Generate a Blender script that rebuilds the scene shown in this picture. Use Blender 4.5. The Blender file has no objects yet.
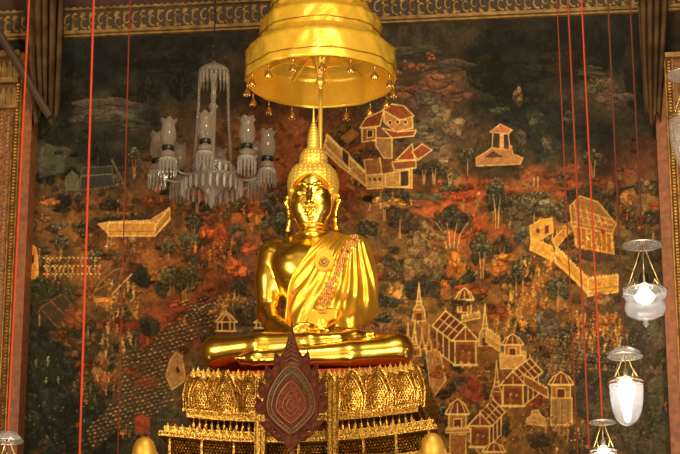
import bpy, bmesh, math, random
import numpy as np
from mathutils import Vector, Matrix
random.seed(3); rng = np.random.default_rng(11)
C = bpy.context.scene.collection
scene = bpy.context.scene

# ------------------------------------------------------------------ camera
F = 2140.0; PITCH = math.radians(17.0); YAW = math.radians(6.7); BEAR = math.radians(7.42)
CAM = np.array([19*math.sin(BEAR), -19*math.cos(BEAR), 1.6])
FW = np.array([-math.sin(YAW)*math.cos(PITCH), math.cos(YAW)*math.cos(PITCH), math.sin(PITCH)])
RT = np.array([math.cos(YAW), math.sin(YAW), 0.0]); UP = np.cross(RT, FW)
def at(px, py, Y):                       # the point of the plane y = Y seen at a pixel of the photograph
    d = FW*F+RT*(px-340)+UP*(227-py); return Vector(CAM+d*(Y-CAM[1])/d[1])
def proj(x, y, z):
    dx, dy, dz = x-CAM[0], y-CAM[1], z-CAM[2]
    w = dx*FW[0]+dy*FW[1]+dz*FW[2]
    return 340+F*(dx*RT[0]+dy*RT[1]+dz*RT[2])/w, 227-F*(dx*UP[0]+dy*UP[1]+dz*UP[2])/w
cd = bpy.data.cameras.new('camera'); cam = bpy.data.objects.new('camera', cd); C.objects.link(cam)
cd.sensor_width = 36; cd.lens = F/680*36; cd.clip_end = 200
cam.location = CAM
cam.matrix_world = Matrix(((RT[0],UP[0],-FW[0],CAM[0]),(RT[1],UP[1],-FW[1],CAM[1]),(RT[2],UP[2],-FW[2],CAM[2]),(0,0,0,1)))
scene.camera = cam
scene.view_settings.view_transform = 'Standard'; scene.view_settings.look = 'None'
scene.view_settings.gamma = 1; scene.view_settings.use_curve_mapping = False
scene.view_settings.exposure = 0.2
try:
    scene.cycles.use_denoising = True; scene.cycles.max_bounces = 8; scene.cycles.transparent_max_bounces = 24
    scene.cycles.sample_clamp_indirect = 6; scene.cycles.caustics_reflective = False; scene.cycles.caustics_refractive = False
except Exception: pass

# ------------------------------------------------------------------ the hall's dim warm ambience
w = bpy.data.worlds.new('hall'); scene.world = w; w.use_nodes = True
nt = w.node_tree; nt.nodes.clear(); N = nt.nodes.new; L = nt.links.new
out = N('ShaderNodeOutputWorld'); bg = N('ShaderNodeBackground'); tc = N('ShaderNodeTexCoord')
mp = N('ShaderNodeMapping'); mp.inputs['Scale'].default_value = (1.6,1.6,3.2)
no = N('ShaderNodeTexNoise'); no.inputs['Scale'].default_value = 1.5; no.inputs['Detail'].default_value = 3
rp = N('ShaderNodeValToRGB'); e = rp.color_ramp.elements
e[0].position = .36; e[0].color = (.07,.043,.018,1); e[1].position = .66; e[1].color = (1.6,1.2,.62,1)
m1 = rp.color_ramp.elements.new(.5); m1.color = (.52,.36,.16,1)
L(tc.outputs['Generated'], mp.inputs[0]); L(mp.outputs[0], no.inputs['Vector']); L(no.outputs['Fac'], rp.inputs[0]); L(rp.outputs[0], bg.inputs[0]); L(bg.outputs[0], out.inputs[0])
bg.inputs['Strength'].default_value = 1.0
def area(name, loc, target, sx, sy, power, col):
    l = bpy.data.lights.new(name, 'AREA'); l.shape = 'RECTANGLE'; l.size = sx; l.size_y = sy; l.energy = power; l.color = col
    o = bpy.data.objects.new(name, l); C.objects.link(o); o.location = loc
    o.rotation_euler = (Vector(target)-Vector(loc)).to_track_quat('-Z','Y').to_euler(); return o
area('hall_floodlight', (-5.5,-9,6.5), (0,0,7.2), 1.8, 3.4, 470, (1,.84,.58))
area('hall_floodlight', (5.0,-9.5,5.5), (.5,0,7), 1.8, 2.6, 400, (1,.84,.58))
area('altar_floodlight', (-.3,-8,2.2), (.3,2,7.0), 3.4, 1.0, 230, (1,.80,.52))
area('altar_floodlight', (1.6,-5.5,10.6), (0,0,7.6), 1.4, .9, 270, (1,.84,.56))
area('altar_floodlight', (2.6,-6,2.6), (2.4,2.5,6.6), 1.2, .6, 260, (1,.80,.52))
# ------------------------------------------------------------------ helpers
def mat(name, col=(.8,.8,.8), rough=.5, metal=0., emis=None, es=0., bump=0., bscale=40., var=0., vscale=8., spec=None, bdist=.01):
    m = bpy.data.materials.new(name); m.use_nodes = True; t = m.node_tree; b = t.nodes['Principled BSDF']
    b.inputs['Base Color'].default_value = (*col,1); b.inputs['Roughness'].default_value = rough; b.inputs['Metallic'].default_value = metal
    if spec is not None: b.inputs['Specular IOR Level'].default_value = spec
    if emis: b.inputs['Emission Color'].default_value = (*emis,1); b.inputs['Emission Strength'].default_value = es
    tc = t.nodes.new('ShaderNodeTexCoord')
    if var:
        n = t.nodes.new('ShaderNodeTexNoise'); n.inputs['Scale'].default_value = vscale; n.inputs['Detail'].default_value = 4
        r = t.nodes.new('ShaderNodeValToRGB'); r.color_ramp.elements[0].position = .3; r.color_ramp.elements[1].position = .7
        r.color_ramp.elements[0].color = (*[c*(1-var) for c in col],1); r.color_ramp.elements[1].color = (*[min(1,c*(1+var)) for c in col],1)
        t.links.new(tc.outputs['Object'], n.inputs['Vector']); t.links.new(n.outputs['Fac'], r.inputs[0]); t.links.new(r.outputs[0], b.inputs['Base Color'])
    if bump:
        n2 = t.nodes.new('ShaderNodeTexNoise'); n2.inputs['Scale'].default_value = bscale; n2.inputs['Detail'].default_value = 3
        bp = t.nodes.new('ShaderNodeBump'); bp.inputs['Strength'].default_value = bump; bp.inputs['Distance'].default_value = bdist
        t.links.new(tc.outputs['Object'], n2.inputs['Vector']); t.links.new(n2.outputs['Fac'], bp.inputs['Height']); t.links.new(bp.outputs[0], b.inputs['Normal'])
    return m
def carved(name, lo, hi, rough, metal, sc):
    m = mat(name, hi, rough, metal, bump=.4, bscale=sc*1.3, var=.1, vscale=sc)
    r = [n for n in m.node_tree.nodes if n.type=='VALTORGB'][0]
    r.color_ramp.elements[0].position=.42; r.color_ramp.elements[1].position=.60; r.color_ramp.elements[0].color=(*lo,1); r.color_ramp.elements[1].color=(*hi,1)
    return m
def glass_mat(name, tint=(.9,.93,.95), milk=.12, gloss=.5, dc=(.9,.9,.92)):
    m = bpy.data.materials.new(name); m.use_nodes = True; t = m.node_tree; t.nodes.clear(); n = t.nodes.new; l = t.links.new
    o = n('ShaderNodeOutputMaterial'); tr = n('ShaderNodeBsdfTransparent'); tr.inputs[0].default_value = (*tint,1)
    gl = n('ShaderNodeBsdfGlossy'); gl.inputs['Roughness'].default_value = .08; gl.inputs[0].default_value = (1,1,1,1)
    df = n('ShaderNodeBsdfTranslucent'); df.inputs[0].default_value = (*dc,1); d2 = n('ShaderNodeBsdfDiffuse'); d2.inputs[0].default_value = (*dc,1)
    lw = n('ShaderNodeLayerWeight'); lw.inputs['Blend'].default_value = gloss
    a = n('ShaderNodeMixShader'); l(lw.outputs['Facing'], a.inputs[0]); l(tr.outputs[0], a.inputs[1]); l(gl.outputs[0], a.inputs[2])
    d = n('ShaderNodeMixShader'); d.inputs[0].default_value = .5; l(df.outputs[0], d.inputs[1]); l(d2.outputs[0], d.inputs[2])
    b = n('ShaderNodeMixShader'); b.inputs[0].default_value = milk; l(a.outputs[0], b.inputs[1]); l(d.outputs[0], b.inputs[2]); l(b.outputs[0], o.inputs[0])
    return m
def new_mesh(name, V, Fc, m=None, parent=None, smooth=False, loc=None):
    me = bpy.data.meshes.new(name); me.from_pydata([tuple(v) for v in V], [], [tuple(int(i) for i in f) for f in Fc]); me.update()
    if smooth: me.polygons.foreach_set('use_smooth', np.ones(len(me.polygons), bool))
    o = bpy.data.objects.new(name, me); C.objects.link(o)
    if m: me.materials.append(m)
    if parent: o.parent = parent
    if loc is not None: o.location = loc
    return o
def tag(o, label=None, cat=None, group=None, kind=None):
    if label: o['label'] = label
    if cat: o['category'] = cat
    if group: o['group'] = group
    if kind: o['kind'] = kind
    return o
def empty(name, loc=(0,0,0), rz=0, label=None, cat=None, group=None):
    o = bpy.data.objects.new(name, None); C.objects.link(o); o.location = loc; o.rotation_euler = (0,0,rz); o.empty_display_size = .1
    return tag(o, label, cat, group)
class MB:                                   # collects shapes, builds ONE mesh object
    def __init__(s): s.V = []; s.F = []
    def add(s, V, Fc):
        k = len(s.V); s.V += [tuple(v) for v in V]; s.F += [tuple(int(i)+k for i in f) for f in Fc]; return s
    def box(s, c, d, rot=None):
        x,y,z = d[0]/2,d[1]/2,d[2]/2
        P = [Vector((a,b,e)) for a in(-x,x) for b in(-y,y) for e in(-z,z)]
        if rot is not None: P = [rot @ p for p in P]
        return s.add([p+Vector(c) for p in P], [(0,1,3,2),(4,6,7,5),(0,4,5,1),(2,3,7,6),(0,2,6,4),(1,5,7,3)])
    def tube(s, pts, r, n=8, caps=True, closed=False):
        P = [Vector(p) for p in pts]; R = r if isinstance(r,(list,tuple)) else [r]*len(P); m = len(P); V = []; a0 = None
        for i,p in enumerate(P):
            t = (P[(i+1)%m]-P[i-1]) if closed else (P[min(i+1,m-1)]-P[max(i-1,0)])
            t = t.normalized() if t.length>1e-9 else Vector((0,0,1))
            if a0 is None:
                a0 = t.orthogonal().normalized()
            a0 = (a0-t*a0.dot(t)); a0 = a0.normalized() if a0.length>1e-6 else t.orthogonal().normalized()
            b = t.cross(a0)
            V += [p+(a0*math.cos(k*2*math.pi/n)+b*math.sin(k*2*math.pi/n))*R[i] for k in range(n)]
        Fc = []
        for i in range(m if closed else m-1):
            j = (i+1)%m
            Fc += [(i*n+k,i*n+(k+1)%n,j*n+(k+1)%n,j*n+k) for k in range(n)]
        if caps and not closed: Fc += [tuple(range(n-1,-1,-1)), tuple((m-1)*n+k for k in range(n))]
        return s.add(V,Fc)
    def lathe(s, prof, c=(0,0,0), n=24, fl=0, flk=0, M=None):      # prof = [(r,z)...]; fl flutes of depth flk
        V = []; m = len(prof)
        for r,z in prof:
            for k in range(n):
                a = 2*math.pi*k/n; q = r*(1+flk*math.cos(fl*a)) if fl else r
                v = Vector((q*math.cos(a),q*math.sin(a),z)); V.append((M@v if M is not None else v)+Vector(c))
        Fc = [(i*n+k,i*n+(k+1)%n,(i+1)*n+(k+1)%n,(i+1)*n+k) for i in range(m-1) for k in range(n)]
        if prof[0][0]>1e-4: pass
        return s.add(V,Fc)
    def ball(s, c, r, n=8, m=6):
        r = r if isinstance(r,(tuple,list)) else (r,r,r); V = []
        for i in range(m+1):
            t = math.pi*i/m
            for k in range(n): V.append((c[0]+r[0]*math.sin(t)*math.cos(2*math.pi*k/n),c[1]+r[1]*math.sin(t)*math.sin(2*math.pi*k/n),c[2]-r[2]*math.cos(t)))
        return s.add(V,[(i*n+k,i*n+(k+1)%n,(i+1)*n+(k+1)%n,(i+1)*n+k) for i in range(m) for k in range(n)])
    def prism(s, pts, y0, y1):               # outline in x,z pushed from y0 to y1
        n = len(pts)
        return s.add([(x,y0,z) for x,z in pts]+[(x,y1,z) for x,z in pts],[tuple(range(n)),tuple(range(2*n-1,n-1,-1))]+[(i,i+n,(i+1)%n+n,(i+1)%n) for i in range(n)])
    def build(s, name, m=None, parent=None, smooth=False, loc=None): return new_mesh(name, s.V, s.F, m, parent, smooth, loc)
def dup(root, loc=None, rz=None, label=None, group=None):
    r = root.copy(); C.objects.link(r)
    if loc is not None: r.location = loc
    if rz is not None: r.rotation_euler = (0,0,rz)
    if label: r['label'] = label
    if group: r['group'] = group
    for ch in list(root.children):
        c = ch.copy(); C.objects.link(c); c.parent = r
        for g in list(ch.children):
            d = g.copy(); C.objects.link(d); d.parent = c
    return r
def part_copy(o, loc, rz=0, sc=None):        # one more of the same part on the same thing
    c = o.copy(); C.objects.link(c); c.location = loc; c.rotation_euler = (0,0,rz)
    if sc: c.scale = sc
    for g in list(o.children):
        d = g.copy(); C.objects.link(d); d.parent = c
    return c
# signed-distance modelling: smooth bodies grown from tapered limbs, meshed with surface nets
class SDF:
    def __init__(s, lo, hi, h):
        s.lo = np.array(lo,np.float32); s.h = h; s.n = np.ceil((np.array(hi)-np.array(lo))/h).astype(int)+1
        s.ax = [s.lo[i]+h*np.arange(s.n[i],dtype=np.float32) for i in range(3)]
        s.D = np.full(s.n, .5, np.float32)
    def grid(s): return np.meshgrid(*s.ax, indexing='ij', sparse=True)
    def _sub(s, lo, hi):
        a = [int(np.clip(math.floor((lo[i]-s.lo[i])/s.h),0,s.n[i])) for i in range(3)]; b = [int(np.clip(math.ceil((hi[i]-s.lo[i])/s.h)+1,0,s.n[i])) for i in range(3)]
        if any(b[i]<=a[i] for i in range(3)): return None,None
        sl = tuple(slice(a[i],b[i]) for i in range(3))
        return sl, np.meshgrid(*[s.ax[i][sl[i]] for i in range(3)], indexing='ij', sparse=True)
    def join(s, fn, lo, hi, k=.03, op='add'):
        pad = .10+k
        sl, G = s._sub([v-pad for v in lo],[v+pad for v in hi])
        if sl is None: return
        d = fn(*G).astype(np.float32); D = s.D[sl]
        if op == 'add':
            hh = np.maximum(k-np.abs(D-d),0)/k; s.D[sl] = np.minimum(D,d)-hh*hh*k*.25
        else:
            hh = np.maximum(k-np.abs(D+d),0)/k; s.D[sl] = np.maximum(D,-d)+hh*hh*k*.25
    def limb(s, a, b, ra, rb, k=.03, op='add'):                     # tapered capsule
        a = np.array(a,np.float32); b = np.array(b,np.float32); d = b-a; L2 = float(d@d)+1e-9
        def fn(X,Y,Z):
            t = np.clip(((X-a[0])*d[0]+(Y-a[1])*d[1]+(Z-a[2])*d[2])/L2,0,1)
            return np.sqrt((X-a[0]-t*d[0])**2+(Y-a[1]-t*d[1])**2+(Z-a[2]-t*d[2])**2)-(ra+(rb-ra)*t)
        r = max(ra,rb); s.join(fn, np.minimum(a,b)-r, np.maximum(a,b)+r, k, op)
    def chain(s, pts, rs, k=.03, op='add'):
        for i in range(len(pts)-1): s.limb(pts[i],pts[i+1],rs[i],rs[i+1],k,op)
    def ell(s, c, r, k=.03, op='add', rot=None):
        c = np.array(c,np.float32); r = np.array(r,np.float32)
        Rm = np.array(rot,np.float32) if rot is not None else None
        def fn(X,Y,Z):
            x,y,z = X-c[0],Y-c[1],Z-c[2]
            if Rm is not None: x,y,z = (Rm[0,0]*x+Rm[1,0]*y+Rm[2,0]*z, Rm[0,1]*x+Rm[1,1]*y+Rm[2,1]*z, Rm[0,2]*x+Rm[1,2]*y+Rm[2,2]*z)
            k0 = np.sqrt((x/r[0])**2+(y/r[1])**2+(z/r[2])**2); k1 = np.sqrt((x/r[0]**2)**2+(y/r[1]**2)**2+(z/r[2]**2)**2)+1e-6
            return k0*(k0-1)/k1
        m = float(r.max()) if Rm is not None else r
        s.join(fn, c-m, c+m, k, op)
    def mesh(s):
        D = s.D; nx,ny,nz = s.n
        S = D<0; cell = np.zeros((nx-1,ny-1,nz-1),np.int8)
        for i in(0,1):
            for j in(0,1):
                for k in(0,1): cell += S[i:nx-1+i,j:ny-1+j,k:nz-1+k]
        act = (cell>0)&(cell<8); I = np.argwhere(act); idx = np.full(act.shape,-1,np.int64); idx[act] = np.arange(len(I))
        acc = np.zeros((len(I),3)); cnt = np.zeros(len(I)); cor = [(i,j,k) for i in(0,1) for j in(0,1) for k in(0,1)]
        val = {c: D[I[:,0]+c[0],I[:,1]+c[1],I[:,2]+c[2]] for c in cor}
        for a in cor:
            for ax in range(3):
                if a[ax]==0:
                    b = list(a); b[ax] = 1; b = tuple(b); va,vb = val[a],val[b]; cr = (va<0)!=(vb<0)
                    t = np.where(cr, va/np.where(cr,va-vb,1), 0)
                    p = np.tile(np.array(a,float),(len(I),1)); p[:,ax] += t
                    acc += p*cr[:,None]; cnt += cr
        V = s.lo+(I+acc/np.maximum(cnt,1)[:,None])*s.h
        Q = []
        for ax in range(3):
            o = [0,1,2]; o.remove(ax); u,v = o
            sl0 = [slice(None)]*3; sl1 = [slice(None)]*3; sl0[ax] = slice(0,-1); sl1[ax] = slice(1,None)
            A,B = S[tuple(sl0)],S[tuple(sl1)]; ed = np.argwhere(A!=B)
            ok = (ed[:,u]>0)&(ed[:,v]>0)&(ed[:,u]<s.n[u]-1)&(ed[:,v]<s.n[v]-1); ed = ed[ok]
            def cid(du,dv):
                e2 = ed.copy(); e2[:,u] -= du; e2[:,v] -= dv; return idx[e2[:,0],e2[:,1],e2[:,2]]
            q = np.stack([cid(1,1),cid(0,1),cid(0,0),cid(1,0)],1)
            inside = A[ed[:,0],ed[:,1],ed[:,2]]
            if ax==1: inside = ~inside
            q[~inside] = q[~inside][:,::-1]; Q.append(q)
        return V, np.concatenate(Q)
def fast_mesh(name, V, Q, m=None, parent=None, smooth=True):
    me = bpy.data.meshes.new(name); V = np.asarray(V,np.float32); Q = np.asarray(Q,np.int32)
    me.vertices.add(len(V)); me.vertices.foreach_set('co', V.ravel()); me.loops.add(Q.size); me.loops.foreach_set('vertex_index', Q.ravel())
    me.polygons.add(len(Q)); me.polygons.foreach_set('loop_start', np.arange(0,Q.size,Q.shape[1],dtype=np.int32))
    me.polygons.foreach_set('loop_total', np.full(len(Q),Q.shape[1],np.int32)); me.polygons.foreach_set('use_smooth', np.full(len(Q),smooth,bool))
    me.update(calc_edges=True); me.validate(verbose=False)
    o = bpy.data.objects.new(name, me); C.objects.link(o)
    if m: me.materials.append(m)
    if parent: o.parent = parent
    return o
# ------------------------------------------------------------------ the painted mural (pigment only)
# The mural is painted as polygons, strokes and dabs on a colour grid in the wall's own plane.
MS = 2.0; MX0, MY0, MX1, MY1 = -70, -40, 750, 520
MW, MH = int((MX1-MX0)*MS), int((MY1-MY0)*MS)
prng = np.random.default_rng(7)
def blur2(a, n):
    for _ in range(n):
        p = np.pad(a, ((1,1),(1,1)) + ((0,0),)*(a.ndim-2), mode='edge')
        a = (p[:-2,1:-1]+2*p[1:-1,1:-1]+p[2:,1:-1])/4
        p = np.pad(a, ((0,0),(1,1)) + ((0,0),)*(a.ndim-2), mode='edge')
        a = (p[:,:-2]+2*p[:,1:-1]+p[:,2:])/4
    return a
def vnoise(h, w, cell, rng):
    gh, gw = int(h/cell)+3, int(w/cell)+3
    g = rng.random((gh, gw)).astype(np.float32)
    ys = np.arange(h)/cell; xs = np.arange(w)/cell
    y0 = ys.astype(int); x0 = xs.astype(int)
    fy = (ys-y0); fx = (xs-x0); fy = (fy*fy*(3-2*fy))[:,None]; fx = (fx*fx*(3-2*fx))[None,:]
    a = g[np.ix_(y0,x0)]; b = g[np.ix_(y0,x0+1)]; c = g[np.ix_(y0+1,x0)]; d = g[np.ix_(y0+1,x0+1)]
    return ((a*(1-fx)+b*fx)*(1-fy)+(c*(1-fx)+d*fx)*fy).astype(np.float32)
def fbm(h, w, cell, rng, n=4):
    s = 0; a = 1; t = 0
    for _ in range(n):
        s = s+a*vnoise(h, w, max(cell,1.01), rng); t += a; a *= .55; cell /= 2.1
    return s/t
def paint_mural():
    R = prng
    GY, GX = np.mgrid[0:MH, 0:MW].astype(np.float32)
    PX = GX/MS+MX0; PY = GY/MS+MY0
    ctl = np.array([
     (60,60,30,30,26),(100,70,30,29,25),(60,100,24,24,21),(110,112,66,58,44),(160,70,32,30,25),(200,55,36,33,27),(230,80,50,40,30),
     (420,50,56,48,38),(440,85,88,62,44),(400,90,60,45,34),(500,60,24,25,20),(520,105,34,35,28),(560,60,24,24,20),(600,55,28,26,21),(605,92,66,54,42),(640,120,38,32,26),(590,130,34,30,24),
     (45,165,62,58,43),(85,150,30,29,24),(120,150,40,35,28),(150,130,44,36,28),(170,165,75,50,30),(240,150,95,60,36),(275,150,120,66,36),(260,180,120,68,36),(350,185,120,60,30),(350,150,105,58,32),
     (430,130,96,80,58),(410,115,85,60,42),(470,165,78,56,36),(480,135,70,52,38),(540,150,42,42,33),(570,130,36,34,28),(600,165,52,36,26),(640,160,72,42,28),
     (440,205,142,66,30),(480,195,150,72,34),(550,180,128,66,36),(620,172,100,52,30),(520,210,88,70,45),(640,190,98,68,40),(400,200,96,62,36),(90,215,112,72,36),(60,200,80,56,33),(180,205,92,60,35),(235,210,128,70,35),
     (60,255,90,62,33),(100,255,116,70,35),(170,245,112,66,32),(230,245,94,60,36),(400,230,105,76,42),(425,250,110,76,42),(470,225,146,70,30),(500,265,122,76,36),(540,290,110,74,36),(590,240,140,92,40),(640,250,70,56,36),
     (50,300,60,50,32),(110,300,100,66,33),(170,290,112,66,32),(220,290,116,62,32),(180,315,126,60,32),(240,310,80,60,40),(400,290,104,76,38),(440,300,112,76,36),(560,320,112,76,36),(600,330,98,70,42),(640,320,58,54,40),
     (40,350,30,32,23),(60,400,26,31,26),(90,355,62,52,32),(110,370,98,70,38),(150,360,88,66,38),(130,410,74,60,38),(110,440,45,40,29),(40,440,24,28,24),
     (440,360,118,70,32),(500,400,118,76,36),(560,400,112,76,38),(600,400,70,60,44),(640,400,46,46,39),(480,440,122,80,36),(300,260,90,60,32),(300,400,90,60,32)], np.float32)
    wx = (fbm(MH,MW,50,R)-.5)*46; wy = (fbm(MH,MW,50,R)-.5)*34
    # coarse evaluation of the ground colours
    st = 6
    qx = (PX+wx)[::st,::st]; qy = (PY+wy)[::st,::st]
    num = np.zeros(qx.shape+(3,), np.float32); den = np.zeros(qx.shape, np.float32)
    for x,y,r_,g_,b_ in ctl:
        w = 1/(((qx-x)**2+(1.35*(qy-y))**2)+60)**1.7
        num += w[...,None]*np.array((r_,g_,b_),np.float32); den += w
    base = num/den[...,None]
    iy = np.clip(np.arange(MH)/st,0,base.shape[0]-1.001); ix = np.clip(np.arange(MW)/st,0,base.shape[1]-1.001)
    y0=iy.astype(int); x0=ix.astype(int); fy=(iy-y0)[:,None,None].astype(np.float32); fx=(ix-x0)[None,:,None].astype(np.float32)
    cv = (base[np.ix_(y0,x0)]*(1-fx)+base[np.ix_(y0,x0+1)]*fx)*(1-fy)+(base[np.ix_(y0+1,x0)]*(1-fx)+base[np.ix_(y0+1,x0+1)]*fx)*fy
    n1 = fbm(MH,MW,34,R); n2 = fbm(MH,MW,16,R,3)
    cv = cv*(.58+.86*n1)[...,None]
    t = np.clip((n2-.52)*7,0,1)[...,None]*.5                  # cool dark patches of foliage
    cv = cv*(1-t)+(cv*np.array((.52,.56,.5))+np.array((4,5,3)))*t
    def col(c): return np.array(c, np.float32)
    def bbox(x0,y0,x1,y1):
        a=max(int((x0-MX0)*MS)-2,0); b=min(int((x1-MX0)*MS)+3,MW); c=max(int((y0-MY0)*MS)-2,0); d=min(int((y1-MY0)*MS)+3,MH)
        return (a,b,c,d) if b>a and d>c else None
    def blend(B, m, c, al):
        a,b,cc,d = B; s = cv[cc:d,a:b]; m = (m*al)[...,None]; s *= 1-m; s += m*col(c)
    def poly(pts, c, al=1., edge=None, ew=.8, shade=0):
        P = np.array(pts, np.float32); B = bbox(P[:,0].min(),P[:,1].min(),P[:,0].max(),P[:,1].max())
        if B is None: return
        a,b,cc,d = B; x=PX[cc:d,a:b]; y=PY[cc:d,a:b]; ins=np.zeros(x.shape,bool)
        for i in range(len(P)):
            (xa,ya),(xb,yb)=P[i],P[i-1]
            if ya==yb: continue
            ins ^= ((ya>y)!=(yb>y))&(x<(xb-xa)*(y-ya)/(yb-ya)+xa)
        blend(B, ins.astype(np.float32), c, al)
        if edge is not None: line(list(pts)+[pts[0]], edge, ew)
    def line(pts, c, w=.8, al=1.):
        for (xa,ya),(xb,yb) in zip(pts[:-1],pts[1:]):
            B = bbox(min(xa,xb)-w,min(ya,yb)-w,max(xa,xb)+w,max(ya,yb)+w)
            if B is None: continue
            a,b,cc,d = B; x=PX[cc:d,a:b]; y=PY[cc:d,a:b]; dx,dy=xb-xa,yb-ya; L=dx*dx+dy*dy+1e-6
            t=np.clip(((x-xa)*dx+(y-ya)*dy)/L,0,1); q=np.hypot(x-xa-t*dx,y-ya-t*dy)
            blend(B, np.clip((w*.5-q)*2+.6,0,1), c, al)
    def ell(x0,y0,rx,ry,c,al=1.,rot=0,soft=.35,rim=None,rw=.25):
        r=max(rx,ry)*1.1; B=bbox(x0-r,y0-r,x0+r,y0+r)
        if B is None: return
        a,b,cc,d=B; x=PX[cc:d,a:b]-x0; y=PY[cc:d,a:b]-y0; ca,sa=math.cos(rot),math.sin(rot)
        e=np.hypot((x*ca+y*sa)/rx,(-x*sa+y*ca)/ry)
        if rim is not None: blend(B, np.clip((1-e)/soft,0,1), rim, al); e=e/(1-rw)
        blend(B, np.clip((1-e)/soft,0,1), c, al)
    def lump1(x0,y0,rx,ry,c,al=.9,rim=None,n=0):                # an irregular rounded rock or cloud
        n=n or int(R.integers(6,12)); ph=R.random()*6; k=[(x0+rx*(1+.38*R.standard_normal()*.6)*math.cos(t*6.283/n+ph),y0+ry*(1+.38*R.standard_normal()*.6)*math.sin(t*6.283/n+ph)) for t in range(n)]
        P=np.array(k)
        for _ in range(2):
            P=np.stack([.75*P+.25*np.roll(P,-1,0),.25*P+.75*np.roll(P,-1,0)],1).reshape(-1,2)
        L_=[tuple(q) for q in P]; c=col(c); h=len(L_)//2
        poly(L_,c,al); line([q for q in L_ if q[1]>y0-ry*.3],c*.5,.9,.38)
        Q=np.array(L_); cen=np.array((x0,y0)); q1=(Q-cen)*.72+cen+np.array((-rx*.08,-ry*.2)); poly([tuple(q) for q in q1],c*R.uniform(.95,1.25),al*.5)
        q1=(Q-cen)*.40+cen+np.array((-rx*.12,-ry*.32)); poly([tuple(q) for q in q1],c*R.uniform(.8,1.35),al*.45)
        if rim is not None:
            o=[q for q in L_ if q[1]<y0+ry*.1]; o.sort(); line(o,rim,.8,.5)
    def lump(x0,y0,rx,ry,c,al=.9,rim=None,n=0):                # big masses are built up from several small ones
        if max(rx,ry)<5.5: return lump1(x0,y0,rx,ry,c,al,rim,n)
        c=col(c); lump1(x0,y0,rx*.95,ry*.95,c*.85,al*.7)
        for k in range(int(4+rx*ry/14)):
            a=R.random()*6.283; q=R.random()**.5*.85; s=R.uniform(.22,.46)
            lump1(x0+rx*q*math.cos(a),y0+ry*q*math.sin(a),rx*s,max(ry*s*R.uniform(.8,1.3),1.6),c*R.uniform(.62,1.25)*(1+.05*R.standard_normal(3)),al*.9,rim if R.random()<.5 else None)
        for k in range(int(rx*ry/7)):
            a=R.random()*6.283; q=R.random()**.5; ell(x0+rx*q*math.cos(a),y0+ry*q*math.sin(a),R.uniform(.6,1.6),.6,c*R.choice((.4,.55,1.35)),.7,R.random()*3,.5)
    def jit(c,s=.15): return np.array(c,np.float32)*(1+s*R.standard_normal())
    def clump(x0,y0,rx,ry,dark,leaf,n,r=1.2,al=.85):          # tree crown: dark ground with leaf dabs
        dark=col(dark)*col((1.34,1.18,1.02))+col((5,2,0)); leaf=col(leaf)*1.08; lump(x0,y0,rx,ry,dark,.75)
        for _ in range(n):
            a=R.random()*6.283; q=math.sqrt(R.random())
            ell(x0+rx*q*math.cos(a),y0+ry*q*math.sin(a),r*(.8+R.random()*.7),r*.65,col(leaf)*(1.25-.35*(math.sin(a)*q+1)+.25*R.standard_normal()),al,R.random()*3,.5)
    def tree(x,y,w,h,dark,leaf,trunk,nt=2,n=60):
        for i in range(nt):
            o=(i-(nt-1)/2)*w*.16
            line([(x+o*.6,y),(x+o*.9,y-h*.35),(x+o*2.2,y-h*.75)],trunk,.9,.9)
        for k in range(3): clump(x+(k-1)*w*.24,y-h*(.66 if k!=1 else .76),w*.27,h*.3,dark,leaf,n//3)
        for i in range(nt):
            o=(i-(nt-1)/2)*w*.16
            line([(x+o*.6,y),(x+o*.9,y-h*.35),(x+o*1.7,y-h*.62)],trunk,.7,.75)
    CR=(220,172,98); RED=(98,48,27); TAN=(176,124,58); DK=(40,26,16); PALE=(196,168,116); OR=(186,104,36)
    def pav(x,y,w,h,roof=RED,wall=TAN,line_c=CR,tiers=1,open_=True):   # front-on pavilion, base centre (x,y)
        bh=h*.45; poly([(x-w*.42,y),(x-w*.42,y-bh),(x+w*.42,y-bh),(x+w*.42,y)],wall if not open_ else (74,42,22),.9,line_c,.9)
        for k in (-.42,-.2,.2,.42): line([(x+w*k,y),(x+w*k,y-bh)],line_c,1.)
        poly([(x-w*.56,y-bh),(x-w*.3,y-h*.72),(x,y-h),(x+w*.3,y-h*.72),(x+w*.56,y-bh)],roof,.95,line_c,1.1)
        poly([(x-w*.26,y-bh),(x,y-h*.88),(x+w*.26,y-bh)],(96,44,22),.9,line_c,.9)
        line([(x,y-h),(x,y-h*1.12)],line_c,.9); line([(x-w*.5,y),(x+w*.5,y)],line_c,1.6)
    def hall(x,y,gw,bh,gh,dx,dy,line_c=CR):        # open pavilion from above: gable front with its base centred at (x,y), the roof running back by (dx,dy)
        f0,f1=x-gw/2,x+gw/2; sx=f0 if dx<0 else f1; e0,e1=f0-gw*.14,f1+gw*.14; se=e0 if dx<0 else e1; oe=e1 if dx<0 else e0
        poly([(sx,y),(sx,y-bh),(sx+dx*.9,y-bh+dy),(sx+dx*.9,y+dy*.9)],(92,52,26),.95,line_c,.9)
        for k in (.33,.66): line([(sx+dx*k*.9,y+dy*k*.9),(sx+dx*k*.9,y-bh+dy*k)],line_c,1.)
        poly([(f0,y),(f0,y-bh),(f1,y-bh),(f1,y)],(140,80,34),.95,line_c,1.1); poly([(f0+1.5,y-1),(f0+1.5,y-bh*.8),(f1-1.5,y-bh*.8),(f1-1.5,y-1)],(104,56,26),.9)
        fig(x-gw*.15,y-1,bh*.5,(190,120,50)); fig(x+gw*.15,y-1,bh*.45,(170,90,40))
        ap=(x,y-bh-gh); poly([ap,(se,y-bh+1),(se+dx,y-bh+dy+1),(x+dx,y-bh-gh+dy)],(96,48,26),.97,line_c,1.2)
        for k in (.25,.5,.75): line([(x+dx*k,y-bh-gh+dy*k),(se+dx*k,y-bh+1+dy*k)],line_c,.9)
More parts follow.
